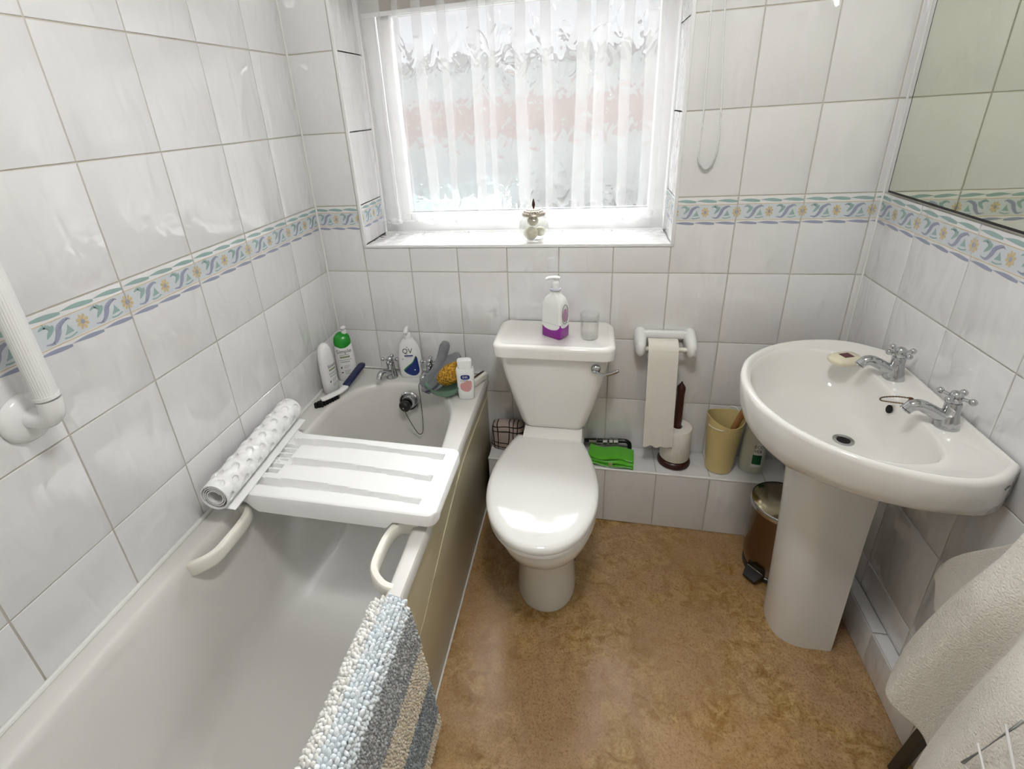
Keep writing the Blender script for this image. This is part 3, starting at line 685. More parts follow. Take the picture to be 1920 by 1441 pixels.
# soap dish, sponge, cloth
t = thing('soap_dish', 'sage green ceramic dish holding sponge and flannel on bath rim', 'dish', (.492, -.160, BZ))
MB().lathe([(.030, .000), (.034, .002), (.058, .020), (.073, .048), (.0745, .050), (.069, .048), (.052, .020), (.030, .008), (.001, .007)], 40).build('bowl', M_dish, t, 60)
sg = MB(); sg.ball((0, 0, 0), .05, 0, 28, (1.32, .56, .78))
so = tag(sg.build('bath_sponge', M_sponge, None, 180, (.522, -.160, .634), R(12)), 'yellow sponge with holes sitting in the green dish', 'sponge'); so.rotation_euler[1] = R(-32)
t = thing('flannel', 'crumpled grey flannel draped between bath tap and green dish', 'cloth')
def ribbon(mb, pts, wd, th, n=8, upv=(0, -.35, 1)):
    P = spline(pts, n); rings = []
    for i, p in enumerate(P):
        tt = (P[min(i + 1, len(P) - 1)] - P[max(i - 1, 0)]).normalized(); a_ = tt.cross(Vector(upv)).normalized(); b_ = a_.cross(tt); k = min(1, (i + 1) / 3, (len(P) - i) / 3)
        rings.append([p + a_ * x * wd * (.7 + .3 * k) + b_ * y * th * (.5 + .5 * k) for x, y in sup(1, 1, 2.6, 16)])
    mb.loft(rings)
m1 = MB(); ribbon(m1, [(.398, -.150, .578), (.425, -.145, .596), (.455, -.128, .633), (.474, -.110, .680), (.488, -.098, .728)], .027, .019, 8, (-1, 0, .6)); m1.build('upright_fold', M_greycloth, t, 70)
for k in range(3):
    m1 = MB(); o_ = k * .010
    ribbon(m1, [(.402 + o_, -.160 - o_ * .2, .574 - o_ * .3), (.432 + o_, -.160 - o_ * .2, .592 - o_ * .2), (.462 + o_, -.150, .628 - o_ * .5), (.500 + o_, -.132, .662 - o_ * .6), (.545 + o_ * .4, -.118, .680 - o_ * .7)], .034, .0062); m1.build('fold', M_greycloth if k != 1 else M_darkcloth, t, 70)
t = thing('scrubbing_brush', 'white brush with navy handle and black bristles on left bath rim', 'brush')
hp = spline([(.056, -.300, .5745), (.082, -.262, .574), (.098, -.225, .572), (.106, -.195, .576)], 6); m1 = MB(); ribbon(m1, hp, .014, .006, 2, (0, 0, 1)); m1.build('head', M_white, t, 60)
m1 = MB(); ribbon(m1, spline([(.104, -.200, .576), (.109, -.160, .584), (.113, -.115, .592), (.116, -.060, .598)], 6), .0145, .0105, 2, (0, 0, 1)); m1.build('handle', mat('navy_rubber', '101a45', .4), t, 60)
bs = MB()
for i in range(7):
    for j in range(3):
        q = i / 6; c_ = Vector((.052 + .032 * q + (j - 1) * .009, -.312 + .060 * q + (j - 1) * .005, .5515)); bs.box(c_.x - .0052, c_.x + .0052, c_.y - .0052, c_.y + .0052, .5510, .5705)
bs.build('bristles', M_rubber, t, 0)['kind'] = 'stuff'
t = thing('nail_brush', 'cream nail brush with dark bristles behind the lotion bottle', 'brush', (.598, -.072, BZ), R(-24))
MB().box(-.012, .014, -.042, .042, .0005, .030, r=.007, seg=3).build('block', M_cream, t); MB().box(-.0145, -.010, -.036, .036, .006, .026).box(-.005, .001, -.036, .036, .029, .0325).build('bristles', M_wood, t, 0)

# ---------------------------------------------------------------- toilet
TX = .884
wc = thing('toilet', 'white close-coupled toilet with closed lid below the window', 'toilet', (TX, 0, 0))
def dring(hw, yb, yf, ymid, bw, n=36):
    """D-shaped outline: hw at ymid, back width bw at yb, rounded front at yf"""
    side = []
    for i in range(n + 1):
        t = i / n
        if t < .45:
            q = t / .45; y = yb + (ymid - yb) * q; x = bw + (hw - bw) * math.sin(q * math.pi / 2) ** .9
        else:
            q = (t - .45) / .55 * math.pi / 2; y = ymid + (yf - ymid) * math.sin(q); x = hw * math.cos(q) ** .92 if i < n else 0
        side.append((x, y))
    return side + [(-x, y) for x, y in reversed(side[:-1])]
foot = [(.0, .098, -.20, -.568, -.44, .088), (.012, .098, -.20, -.570, -.44, .088), (.06, .094, -.19, -.563, -.43, .086), (.14, .089, -.17, -.548, -.42, .084), (.205, .091, -.16, -.548, -.42, .084), (.245, .107, -.16, -.580, -.42, .088), (.285, .135, -.17, -.640, -.43, .096), (.325, .153, -.18, -.683, -.44, .104), (.365, .161, -.19, -.700, -.45, .110), (.385, .160, -.20, -.700, -.45, .110), (.391, .154, -.205, -.693, -.45, .106)]
MB().loft([at(dring(hw, yb, yf, ym, bw), z) for z, hw, yb, yf, ym, bw in foot]).build('pan', M_ceram, wc, 60)
MB().box(-.100, .108, -.235, -.012, .375, .436, r=.006).build('cistern_shelf', M_ceram, wc)
MB().box(-.105, .113, -.215, -.012, .05, .376, r=.01).build('outlet_housing', M_ceram, wc)
st = [(.3925, .166, -.215, -.706, -.46, .110), (.395, .170, -.214, -.710, -.46, .112), (.404, .170, -.214, -.710, -.46, .112), (.407, .167, -.216, -.707, -.46, .110)]
MB().loft([at([(x - .008, y) for x, y in dring(hw, yb, yf, ym, bw)], z) for z, hw, yb, yf, ym, bw in st]).build('seat_ring', M_lid, wc, 40)
ldp = [(.408, .166, -.213, -.706, -.46, .110), (.410, .171, -.211, -.711, -.46, .113), (.418, .172, -.210, -.712, -.46, .114), (.426, .168, -.213, -.708, -.46, .111), (.431, .155, -.222, -.694, -.46, .101), (.434, .11, -.26, -.63, -.45, .07), (.4355, .05, -.33, -.53, -.44, .03)]
MB().loft([at([(x - .008, y) for x, y in dring(hw, yb, yf, ym, bw)], z) for z, hw, yb, yf, ym, bw in ldp]).build('lid', M_lid, wc, 60)
cs = []
for z, a0, a1, yf, r_ in ((.432, -.085, .098, -.160, .03), (.4345, -.094, .107, -.168, .03), (.441, -.102, .114, -.174, .03), (.452, -.109, .120, -.178, .03), (.47, -.116, .127, -.181, .032), (.55, -.139, .150, -.190, .034), (.65, -.165, .175, -.199, .036), (.752, -.183, .194, -.206, .036)):
    cs.append(at(rrect(a0, a1, yf, -.006, r_), z))
MB().loft(cs).build('cistern', M_ceram, wc, 60)
cl = []
for z, d, r_ in ((.744, .004, .034), (.746, -.003, .036), (.776, -.004, .038), (.783, -.002, .038), (.787, .003, .036), (.7885, .009, .034), (.7885, .017, .030), (.7862, .021, .028)):
    cl.append(at(rrect(-.193 + d, .203 - d, -.226 + d, -.004 - min(d, .002), r_), z))
MB().loft(cl).build('cistern_lid', M_ceram, wc, 60)
lv = put('flush_lever', None, wc, (.146, -.203, .708))
MB().ball((0, -.004, 0), .0165, 0, 20, (1, .8, 1)).build('boss', M_chrome, lv, 180)
m1 = MB(); ribbon(m1, [(.0, -.018, -.006), (.022, -.024, -.010), (.045, -.026, -.004), (.072, -.024, .008)], .0055, .0045, 6, (0, -1, 0)); m1.build('arm', M_chrome, lv, 180)
MB().lathe([(.0055, 0), (.0055, .004), (0, .005)], 14, (.0925, -.40, .062), (1, 0, .1)).build('floor_bolt_cap', M_black, wc)
# things on the cistern
hw_ = thing('hand_wash_bottle', 'square pump bottle with white sleeve and magenta soap on cistern', 'bottle', (.893, -.124, .7866), R(-32))
def sq(r, k, z, q=.008): return at(rrect(-r, r, -r * k, r * k, min(q, r * .4)), z)
DP_ = .72; W_ = .0385
MB().loft([sq(W_ * .93, DP_, 0), sq(W_, DP_, .003), sq(W_, DP_, .052)]).build('magenta_base', M_magenta, hw_, 50)
MB().loft([sq(W_, DP_, .0522), sq(W_, DP_, .104), sq(W_ * .93, DP_, .122), sq(W_ * .72, DP_ * 1.05, .140), sq(W_ * .45, DP_ * 1.3, .150), at(sup(.0145, .0145, 2, 28), .156), at(sup(.0140, .0140, 2, 28), .168)]).build('clear_body', M_wp, hw_, 50)
ls = MB(); ls.add([(x, -W_ * DP_ - .0006, z) for x, z in [(W_ * .98 * math.cos(R(a_)), .052 + .022 * math.sin(R(a_)) * 1.0) for a_ in range(180, 361, 12)]], [tuple(range(16))]); ls.build('label_edge', M_wp, hw_, 0)
ls = MB(); ls.add([(W_ + .0006, x, .052 + z) for x, z in [(W_ * DP_ * .9 * math.cos(R(a_)), .014 * math.sin(R(a_))) for a_ in range(180, 361, 12)]], [tuple(range(16))]); ls.build('label_edge', M_wp, hw_, 0)
ovl = [(W_ + .0008, .016 * math.cos(R(a_)), .086 + .034 * math.sin(R(a_))) for a_ in range(0, 360, 12)]
MB().tube(ovl, .0007, 6, closed=True).build('label_outline', M_dark_print, hw_)
MB().add([(W_ + .0007, .013 * math.cos(R(a_)), .082 + .024 * math.sin(R(a_))) for a_ in range(0, 360, 12)], [tuple(range(30))]).build('label_patch', mat('mauve_print', 'b98fae', .5), hw_, 0)
MB().lathe([(.0175, .164), (.0185, .166), (.0185, .169), (.0155, .171)], 28).build('neck_ring', mat('clear_grey_plastic', 'b9bac6', .15), hw_)
pm = MB(); pm.lathe([(.0125, .170), (.0125, .187), (.0105, .193), (.005, .195), (.005, .203)], 24); ribbon(pm, [(.012, .008, .2065), (.0, 0, .208), (-.016, -.011, .2065), (-.026, -.018, .202)], .0085, .0045, 6, (0, 0, 1)); pm.build('pump', M_white, hw_, 60)
gl_ = thing('glass_tumbler', 'small clear glass tumbler on the right of the cistern lid', 'glass', (1.006, -.135, .7866))
MB().lathe([(.026, .0), (.028, .002), (.031, .086), (.0312, .088), (.0295, .087), (.0268, .010), (.0, .008)], 36, cap0=True, cap1=True).build('tumbler', M_glass, gl_, 60)

# ---------------------------------------------------------------- basin
bs_ = thing('basin', 'white pedestal wash basin with two cross-head taps on right wall', 'basin')
YB = -.468; ZR = .822
hwp = [(1.398, .0), (1.402, .055), (1.416, .110), (1.445, .172), (1.495, .230), (1.55, .270), (1.61, .296), (1.67, .309), (1.72, .309), (1.77, .292), (1.822, .248)]
prof = [(p.x, p.y) for p in spline([(x, y, 0) for x, y in hwp], 6)]
outl = [(x, YB + h) for x, h in prof] + [(1.823, YB + .09), (1.823, YB - .09)] + [(x, YB - h) for x, h in reversed(prof[1:])]
inn_h = [(1.420, .0), (1.424, .06), (1.445, .130), (1.485, .190), (1.53, .228), (1.59, .252), (1.65, .255), (1.695, .240), (1.722, .205), (1.733, .15), (1.735, .07)]
ip = [(p.x, p.y) for p in spline([(x, y, 0) for x, y in inn_h], 6)]
innl = [(x, YB + h) for x, h in ip] + [(1.735, YB)] + [(x, YB - h) for x, h in reversed(ip[1:])]
CB = (1.63, YB); NS = 96
def polar(ring, c):
    out = []; n = len(ring)
    for j in range(NS):
        a_ = 2 * math.pi * j / NS; d = (math.cos(a_), math.sin(a_)); best = None
        for i in range(n):
            (x0, y0), (x1, y1) = ring[i], ring[(i + 1) % n]; ex, ey = x1 - x0, y1 - y0; den = d[0] * ey - d[1] * ex
            if abs(den) < 1e-12: continue
            t = ((x0 - c[0]) * ey - (y0 - c[1]) * ex) / den; s_ = ((x0 - c[0]) * d[1] - (y0 - c[1]) * d[0]) / den
            if t > 0 and -1e-9 <= s_ <= 1 + 1e-9: best = t if best is None else max(best, t)
        out.append((c[0] + d[0] * best, c[1] + d[1] * best))
    return out
PO, PI = polar(outl, CB), polar(innl, CB)
def lerp(a, b, t): return [(p[0] + (q[0] - p[0]) * t, p[1] + (q[1] - p[1]) * t) for p, q in zip(a, b)]
def toward(a, c, d):
    out = []
    for x, y in a:
        v = Vector((c[0] - x, c[1] - y)); L_ = v.length; out.append((x + v.x / L_ * d, y + v.y / L_ * d))
    return out
drn = (1.648, YB + .004); DR = [(drn[0] + .024 * math.cos(2 * math.pi * j / NS), drn[1] + .024 * math.sin(2 * math.pi * j / NS)) for j in range(NS)]
UN = polar([(x, y) for x, y in [(1.52, YB - .10), (1.50, YB - .05), (1.495, YB), (1.50, YB + .05), (1.52, YB + .10), (1.72, YB + .12), (1.76, YB), (1.72, YB - .12)]], CB)
def flatten(r): return [(min(x, 1.823), y) for x, y in r]
def wt_(x): x = max(0, min(1, (x - 1.70) / .115)); return x * x * (3 - 2 * x)
def atu(t, z):
    out = []
    for p, q in zip(PO, lerp(PO, UN, t)):
        k = wt_(p[0]); yk = p[1] + (q[1] - p[1]) * .10
        out.append((q[0] + (p[0] - q[0]) * k, q[1] + (yk - q[1]) * k, z + (max(z, .722) - z) * k))
    return out
rg = [atu(.97, .650), atu(.80, .658), atu(.55, .676), atu(.30, .698), atu(.14, .720), atu(.055, .748), atu(.015, .783), at(PO, .808), at(toward(PO, CB, .0012), .816), at(toward(PO, CB, .005), .8208), at(toward(PO, CB, .010), ZR), at(toward(PO, CB, .016), ZR - .0025), at(toward(PO, CB, .021), .8135)]
DK = .813
rg += [at(toward(PI, CB, -.004), DK), at(toward(PI, CB, .0), DK - .001), at(toward(PI, CB, .004), DK - .006)]
for t, z in ((.035, .793), (.075, .768), (.13, .742), (.21, .719), (.34, .700), (.52, .688), (.76, .680), (1.0, .676)): rg.append(at(lerp(PI, DR, t), z))
MB().loft(rg, 0, False, True).build('bowl', M_ceram, bs_, 55)
wsm = MB(); wsm.lathe([(.024, -.001), (.0235, .0015), (.016, .0005), (.0145, -.004)], 30, (drn[0], drn[1], .6768), cap0=False, cap1=False); wsm.build('waste_ring', M_chrome, bs_, 60)
MB().lathe([(.0152, -.002), (.001, -.0021)], 24, (drn[0], drn[1], .6785)).build('waste_hole', M_hole, bs_, 0)
MB().lathe([(.0105, -.001), (.0105, .0012), (.0, .0012)], 20, (1.7265, YB + .004, .777), (-.93, 0, .25)).build('overflow_hole', M_hole, bs_, 0)
pr_ = []
for z, x0, x1, hw in ((0, 1.566, 1.716, .084), (.01, 1.565, 1.716, .085), (.15, 1.560, 1.716, .083), (.30, 1.554, 1.715, .082), (.45, 1.546, 1.714, .082), (.56, 1.539, 1.714, .084), (.63, 1.534, 1.714, .087), (.662, 1.530, 1.716, .090)):
    ring = [(x1, YB + hw * .97), (x1, YB - hw * .97)]
    for i in range(25):
        a_ = math.pi * i / 24; c_, s_ = math.cos(a_), math.sin(a_); xx = (x0 + .085); 
        ring.append((xx - .085 * s_ ** .85 if s_ > 0 else xx, YB - hw * math.copysign(abs(c_) ** .8, c_)))
    pr_.append(at(ring, z))
MB().loft(pr_).build('pedestal', M_ceram, bs_, 45)
mk_ = MB().box(-.010, .010, -.0008, .0008, -.0012, .0012).build('maker_mark', mat('grey_mark', '5c5a56', .5), bs_, 0, (1.787, YB - .2805, .792), R(40))
cross_tap(bs_, (1.770, YB + .098, DK - .001), R(-96), 1.0, .25)
cross_tap(bs_, (1.772, YB - .112, DK - .001), R(-97), 1.0, .75)
cst = MB(); cst.lathe([(.006, 0), (.005, .004), (.003, .010), (.0055, .013), (.0, .016)], 14, (1.748, YB - .022, DK)); cst.build('chain_stay', mat('bronze', '6e4a38', .3, 1), bs_)
cp_ = spline([(1.748, YB - .022, .826), (1.72, YB - .018, .826), (1.690, YB - .022, .824), (1.682, YB - .034, .823), (1.695, YB - .048, .828), (1.715, YB - .062, .834)], 10)
MB().tube(cp_, [.0012 if i % 2 else .002 for i in range(len(cp_))], 6).build('basin_chain', mat('bronze_chain', '7a6650', .35, 1), bs_)
sb = thing('soap_bar', 'cream soap bar with a dark red sticker beside the far basin tap', 'soap', (1.690, YB + .175, DK + .0005), R(20))
MB().loft([at(sup(.036, .024, 3, 32), 0), at(sup(.042, .029, 3, 32), .007), at(sup(.042, .029, 3, 32), .014), at(sup(.034, .022, 3, 32), .021)]).build('bar', mat('cream_soap', 'e7dfc6', .4), sb, 60)
MB().box(-.012, .016, -.012, .012, .0211, .0216).build('sticker', mat('dark_red_print', '54262a', .5), sb, 0)
# mirror
mr = thing('wall_mirror', 'large frameless mirror with dark edge above the basin', 'mirror')
MB().box(XR - .0062, XR - .0012, -1.25, -.032, 1.226, 1.96).build('mirror_backing', mat('mirror_edge', '1d1712', .4), mr, 0)
MB().box(XR - .0070, XR - .0060, -1.249, -.037, 1.232, 1.959).build('mirror_glass', M_mirror, mr, 0)

# ---------------------------------------------------------------- grab rail
gr_ = thing('grab_rail', 'white fluted grab rail fixed upright on the left wall', 'grab rail')
MB().lathe([(.047, 0), (.047, .004), (.041, .012), (.028, .016), (.022, .017)], 36, (.001, -1.118, 1.050), (1, 0, 0)).build('wall_flange', M_white, gr_, 60)
MB().tube(spline([(.014, -1.118, 1.050), (.045, -1.115, 1.050), (.062, -1.113, 1.062), (.066, -1.112, 1.085), (.066, -1.112, 1.10)], 6), .0195, 24).build('elbow', M_white, gr_, 60)
fl_ = []
for z in (1.10, 1.102, 1.70): fl_.append([(.066 + (.0178 + .0006 * (j % 2)) * math.cos(2 * math.pi * j / 56), -1.112 + (.0178 + .0006 * (j % 2)) * math.sin(2 * math.pi * j / 56), z) for j in range(56)])
MB().loft(fl_).build('fluted_bar', M_white, gr_, 20)
MB().tube(spline([(.066, -1.112, 1.70), (.062, -1.113, 1.735), (.045, -1.115, 1.75), (.014, -1.118, 1.75)], 6), .0195, 24).build('elbow', M_white, gr_, 60)
MB().lathe([(.047, 0), (.047, .004), (.041, .012), (.028, .016), (.022, .017)], 36, (.001, -1.118, 1.750), (1, 0, 0)).build('wall_flange', M_white, gr_, 60)

# ---------------------------------------------------------------- things on the sill and the ledge
jr = thing('glass_jar', 'round glass jar with pierced metal lid on the window sill', 'jar', (.805, .055, SZ + .0005))
gp = [(.030, 0), (.034, .002), (.046, .022), (.052, .046), (.050, .068), (.040, .088), (.038, .090), (.0365, .089), (.048, .066), (.050, .046), (.044, .023), (.032, .006), (.001, .004)]
MB().lathe(gp, 40).build('jar_body', M_jar, jr, 60)
m1 = MB(); m1.lathe([(.039, .089), (.041, .091), (.040, .095), (.033, .103), (.020, .110), (.007, .113)], 36)
for k in range(22):
    for q, (r_, z_) in enumerate(((.0375, .0975), (.031, .1045), (.022, .1092))): m1.ball((r_ * math.cos(k * .2856 + q * .14), r_ * math.sin(k * .2856 + q * .14), z_), .0028, 0, 6)
m1.build('lid', mat('aged_silver', 'a59d90', .35, .9), jr, 50)
MB().lathe([(.004, .112), (.003, .117), (.006, .124), (.005, .132), (.001, .146)], 14).build('finial', mat('dark_bronze', '4a2f2a', .35, .7), jr, 60)
M_ball = mat('cream_soap_ball', 'd9d4c4', .6)
for lab, x, y, z, r_ in (('largest cream soap ball at the front inside the glass jar', -.010, -.012, .0285, .0255), ('cream soap ball at the right inside the glass jar', .021, .010, .0300, .0190), ('cream soap ball resting on top under the jar lid', -.004, .008, .068, .0200)):
    tag(MB().ball((0, 0, 0), r_, 0, 18, (1, 1, .9)).build('soap_ball', M_ball, None, 180, (.805 + x, .055 + y, SZ + z)), lab, 'soap', 'soap balls in the glass jar')
# toilet roll holder and roll
th_ = thing('toilet_roll_holder', 'white plastic toilet roll holder on the tiles right of cistern', 'roll holder')
for s_, x in ((-1, 1.186), (1, 1.342)):
    m1 = MB(); rr = []
    for i in range(12):
        q = i / 11; y = -.001 - .078 * q; k = (1 - q ** 3) ** .5 * .65 + .35 if q < 1 else .25; zc = .735 - .020 * q
        rr.append([(x + s_ * .004 + .022 * a_ * (k), y, zc + .037 * b_ * k) for a_, b_ in sup(1, 1, 2.4, 24)])
    m1.loft(rr); m1.build('side_lobe', M_white, th_, 70)
MB().box(1.185, 1.345, -.022, -.001, .736, .766, r=.007, seg=3).build('back_plate', M_white, th_)
MB().tube([(1.197, -.062, .718), (1.333, -.062, .718)], .0085, 16).build('spindle', M_cream, th_)
tr_ = thing('toilet_roll', 'toilet roll in the wall holder with a long sheet hanging down', 'toilet roll')
MB().lathe([(.020, -.047), (.036, -.047), (.036, .047), (.020, .047), (.020, -.047)], 40, (1.2515, -.062, .718), (1, 0, 0), cap0=False, cap1=False).build('roll', M_paper, tr_, 50)
rr = []
for q in [(-.030, .738), (-.045, .7505), (-.062, .7555), (-.080, .7505), (-.093, .738), (-.0985, .720), (-.1010, .69), (-.1040, .62), (-.1085, .55), (-.1130, .48), (-.1170, .42), (-.1200, .352)]:
    y, z = q; k = max(0, (.72 - z) / .37); dx = .006 * k
    n_ = 14; ring = [(1.2035 + .096 * i / n_ + dx + .004 * k * (i / n_ - .5), y + .0025 * math.sin(i * .9 + z * 30) * k, z - (.004 * math.sin(i * 1.3) if z < .36 else 0)) for i in range(n_ + 1)]
    rr.append(ring + [(x, yy + .0012, zz) for x, yy, zz in reversed(ring)])
MB().loft(rr).build('hanging_sheet', M_paper, tr_, 70)
st_ = thing('toilet_roll_stand', 'dark brown wooden stand with upright pole on the tiled ledge', 'roll stand', (1.327, -.064, LZ + .0005))
MB().lathe([(.050, 0), (.057, .003), (.058, .012), (.053, .022), (.045, .026), (.0, .027)], 44).build('base', M_wood, st_, 60)
MB().lathe([(.0135, .024), (.0135, .300), (.0145, .306), (.0142, .322), (.007, .334), (.003, .339), (.003, .343), (.0, .344)], 20).build('pole', M_wood, st_, 60)
sr = thing('toilet_roll', 'spare toilet roll standing on the brown wooden stand', 'toilet roll', (1.327, -.064, LZ + .0285))
MB().lathe([(.0185, 0), (.050, 0), (.0515, .002), (.0515, .128), (.050, .130), (.0185, .130), (.0185, 0)], 44, cap0=False, cap1=False).build('roll', M_paper, sr, 50)
cu_ = thing('plastic_cup', 'tall pale yellow plastic beaker with wavy rim on the ledge', 'beaker', (1.479, -.080, LZ + .0005))
rr = []
prf = [(.001, .0025, 0), (.038, .0025, 0), (.041, .004, 0), (.0445, .05, 0), (.051, .15, 0), (.0515, .152, 0), (.0575, .222, 1), (.0555, .222, 1), (.049, .15, 0), (.0425, .06, 0), (.039, .012, 0), (.001, .010, 0)]
for r_, z, wv in prf:
    rr.append([(r_ * 1.08 * math.cos(a_), r_ * .98 * math.sin(a_), z + wv * (.009 * math.cos(2 * a_ - .5) + .006 * math.cos(a_ - 2.3))) for a_ in [2 * math.pi * j / 48 for j in range(48)]])
MB().loft(rr).build('beaker', M_yellow, cu_, 50)
for a0 in (.9, .9 + math.pi):
    c_ = Vector((.054 * math.cos(a0), .050 * math.sin(a0), .205)); tt = Vector((-math.sin(a0), math.cos(a0), 0))
    MB().tube([c_ + tt * .026 * math.cos(q * math.pi / 12) + Vector((0, 0, .036 * math.sin(q * math.pi / 12) * (1 if a0 < 2 else -.25))) + (Vector((-.004, -.004, 0)) if a0 > 2 else Vector((0, 0, 0))) for q in range(13)], .0016, 6).build('wire_handle', M_cream, cu_)
db = thing('wooden_brush', 'light wooden brush handle leaning in the yellow beaker', 'brush')
m1 = MB(); ribbon(m1, [(1.462, -.088, .275), (1.490, -.083, .36), (1.518, -.077, .45), (1.548, -.070, .535)], .0095, .0065, 6, (0, -1, 0)); m1.build('handle', M_wood2, db, 60)
ec = thing('cleaner_bottle', 'white cleaner bottle with a dark green label behind the basin', 'bottle', (1.588, -.068, LZ + .0005), R(-16))
pr = [(0, .034, .027, 2.6), (.004, .038, .030, 2.6), (.05, .040, .031, 2.6), (.14, .038, .030, 2.5), (.19, .028, .024, 2.2), (.215, .018, .017, 2), (.222, .016, .016, 2)]
bottle_mesh(pr).build('body', mat('milky_plastic', 'cfd0bd', .35), ec, 60); MB().lathe([(.018, .222), (.018, .252), (.016, .255), (0, .255)], 24).build('cap', M_white, ec)
decal(ec, pr, [(-.003, .030), (.030, .034), (.031, .092), (.029, .135), (.010, .135), (.002, .085)], [(0, 1, 2, 3, 4, 5)], M_wp, .0005)
rect_decal(ec, pr, .000, .0285, .044, .084, M_dgreen, .0010); text_decal(ec, pr, 'ECO', .018, .0165, .117, M_dark_print, .0012, .8); text_decal(ec, pr, 'VER', .018, .0150, .099, M_dark_print, .0012, .8)
wt = thing('plastic_tub', 'small pale tub on the ledge half hidden by the basin', 'tub', (1.733, -.085, LZ + .0005))
MB().loft([at(rrect(-.030, .030, -.026, .026, .010), 0), at(rrect(-.033, .033, -.029, .029, .010), .004), at(rrect(-.038, .038, -.033, .033, .012), .085), at(rrect(-.036, .036, -.031, .031, .012), .085), at(rrect(-.030, .030, -.027, .027, .010), .008)]).build('tub_body', mat('pale_green_plastic', 'cfd0bb', .35), wt, 45)
# cloths on the ledge, valve
gc = thing('microfibre_cloth', 'folded lime green cloth on the ledge right of the toilet', 'cloth', (1.098, -.090, LZ + .0005), R(-5))
for k, (z, w_, d_, dx) in enumerate(((.001, .084, .046, 0), (.0135, .082, .044, .001), (.0260, .080, .037, .002))):
    m1 = MB(); rr = []
    for i in range(13):
        x = -w_ + 2 * w_ * i / 12; rr.append([(x + dx, y * d_ - .006 * math.sin(i * .5) * (k == 2), z + .0062 + q * .0062 + .003 * math.sin(i * .8 + k)) for y, q in sup(1, 1, 3.4, 28)])
    m1.loft(rr); m1.build('folded_layer', M_limecloth, gc, 70)
for k, z in enumerate((.013, .0255, .036)):
    MB().tube([(-.078 + .156 * i / 12, -.043 + .004 * k + .010 * math.sin(i * .26) * (k - 1), z - .002 + .0022 * math.sin(i * .8 + k)) for i in range(13)], .0014, 6).build('hem', M_limehem, gc)
MB().box(-.006, .010, -.0475, -.044, .008, .022).build('care_tag', mat('pale_tag', 'a9b877', .8), gc, 0)
M_plaid = mat('checked_cotton', 'b3a096', .9)
xyz = nd(M_plaid, 'ShaderNodeSeparateXYZ'); lk(M_plaid, pos(M_plaid, (1, 1, 1), True), xyz.inputs[0])
def lines(coord, offs, per):
    res = None
    for o_ in offs:
        q = math_(M_plaid, 'ABSOLUTE', math_(M_plaid, 'SUBTRACT', math_(M_plaid, 'FRACT', math_(M_plaid, 'ADD', math_(M_plaid, 'DIVIDE', coord, per), o_)), .5)); r_ = math_(M_plaid, 'LESS_THAN', q, .026); res = r_ if res is None else math_(M_plaid, 'MAXIMUM', res, r_)
    return res
wob = math_(M_plaid, 'MULTIPLY', math_(M_plaid, 'SUBTRACT', noise(M_plaid, pos(M_plaid, (1, 1, 1), True), 14, 1), .5), .018)
lx = lines(math_(M_plaid, 'ADD', xyz.outputs[0], wob), (0, .22, .44), .078); lz = lines(math_(M_plaid, 'ADD', xyz.outputs[2], wob), (.1, .32, .54), .088)
base(M_plaid, mixc(M_plaid, math_(M_plaid, 'MAXIMUM', lx, lz), 'b5a49b', '160a0c'))
pc_ = tag(MB().loft([[(sx_ * a_, b_, z) for sx_, b_ in sup(1, d_, 3, 40)] for z, a_, d_ in ((0, .062, .030), (.006, .066, .035), (.04, .068, .038), (.088, .066, .034), (.110, .060, .026), (.118, .035, .014))]).build('checked_cloth', M_plaid, None, 70, (.702, -.055, LZ + .0005)), 'bundled pale cloth with dark checks on the ledge beside the bath', 'cloth')
vl = thing('water_valve', 'black and chrome water supply pipe and valve behind the toilet', 'valve')
MB().tube(spline([(1.000, -.030, .288), (1.06, -.032, .295), (1.12, -.033, .301), (1.152, -.034, .303), (1.166, -.035, .296), (1.170, -.035, .280), (1.170, -.035, .2525)], 6), .0085, 14).build('pipe', M_black, vl, 70)
for x, r_, l_ in ((1.022, .0105, .006), (1.037, .0125, .011), (1.078, .0115, .010), (1.100, .013, .008), (1.118, .012, .010)):
    MB().lathe([(r_ * .8, -l_), (r_, -l_ * .8), (r_, l_ * .8), (r_ * .8, l_)], 8, (x, -.0315, .2905 + (x - 1.02) * .09), (1, 0, .09)).build('compression_nut', M_chrome, vl, 30)

# ---------------------------------------------------------------- pedal bin
bn = thing('pedal_bin', 'small steel pedal bin with black pedal between ledge and pedestal', 'bin', (1.640, -.263, 0))
MB().lathe([(.086, 0), (.087, .010), (.085, .020), (.088, .030), (.092, .06), (.094, .10), (.092, .25), (.091, .262), (.0, .262)], 48).build('body', M_steel, bn, 50)
MB().lathe([(.087, 0), (.089, .002), (.089, .018), (.086, .020)], 48, cap0=False, cap1=False).build('base_ring', M_black, bn, 50)
MB().lathe([(.0965, .264), (.098, .266), (.098, .280), (.095, .284)], 48, cap0=False, cap1=False).build('lid_band', M_chrome, bn, 50)
MB().lathe([(.0955, .282), (.080, .289), (.045, .295), (.0, .297)], 48).build('lid', M_steel2, bn, 60)
MB().box(-.03, .03, .083, .1, .235, .270, r=.006).build('hinge', M_black, bn)
pd = MB(); an = R(222); c_, s_ = math.cos(an), math.sin(an)
def loc2(u, v): return (c_ * u - s_ * v, s_ * u + c_ * v)
rr = []
for u, hv, z0, z1 in ((.072, .020, .012, .062), (.090, .028, .012, .056), (.096, .028, .012, .040), (.118, .024, .020, .032), (.128, .020, .018, .024)):
    rr.append([loc2(u, -hv) + (z0,), loc2(u, hv) + (z0,), loc2(u, hv) + (z1,), loc2(u, -hv) + (z1,)])
pd.loft(rr); pd.build('pedal', M_black, bn, 20)
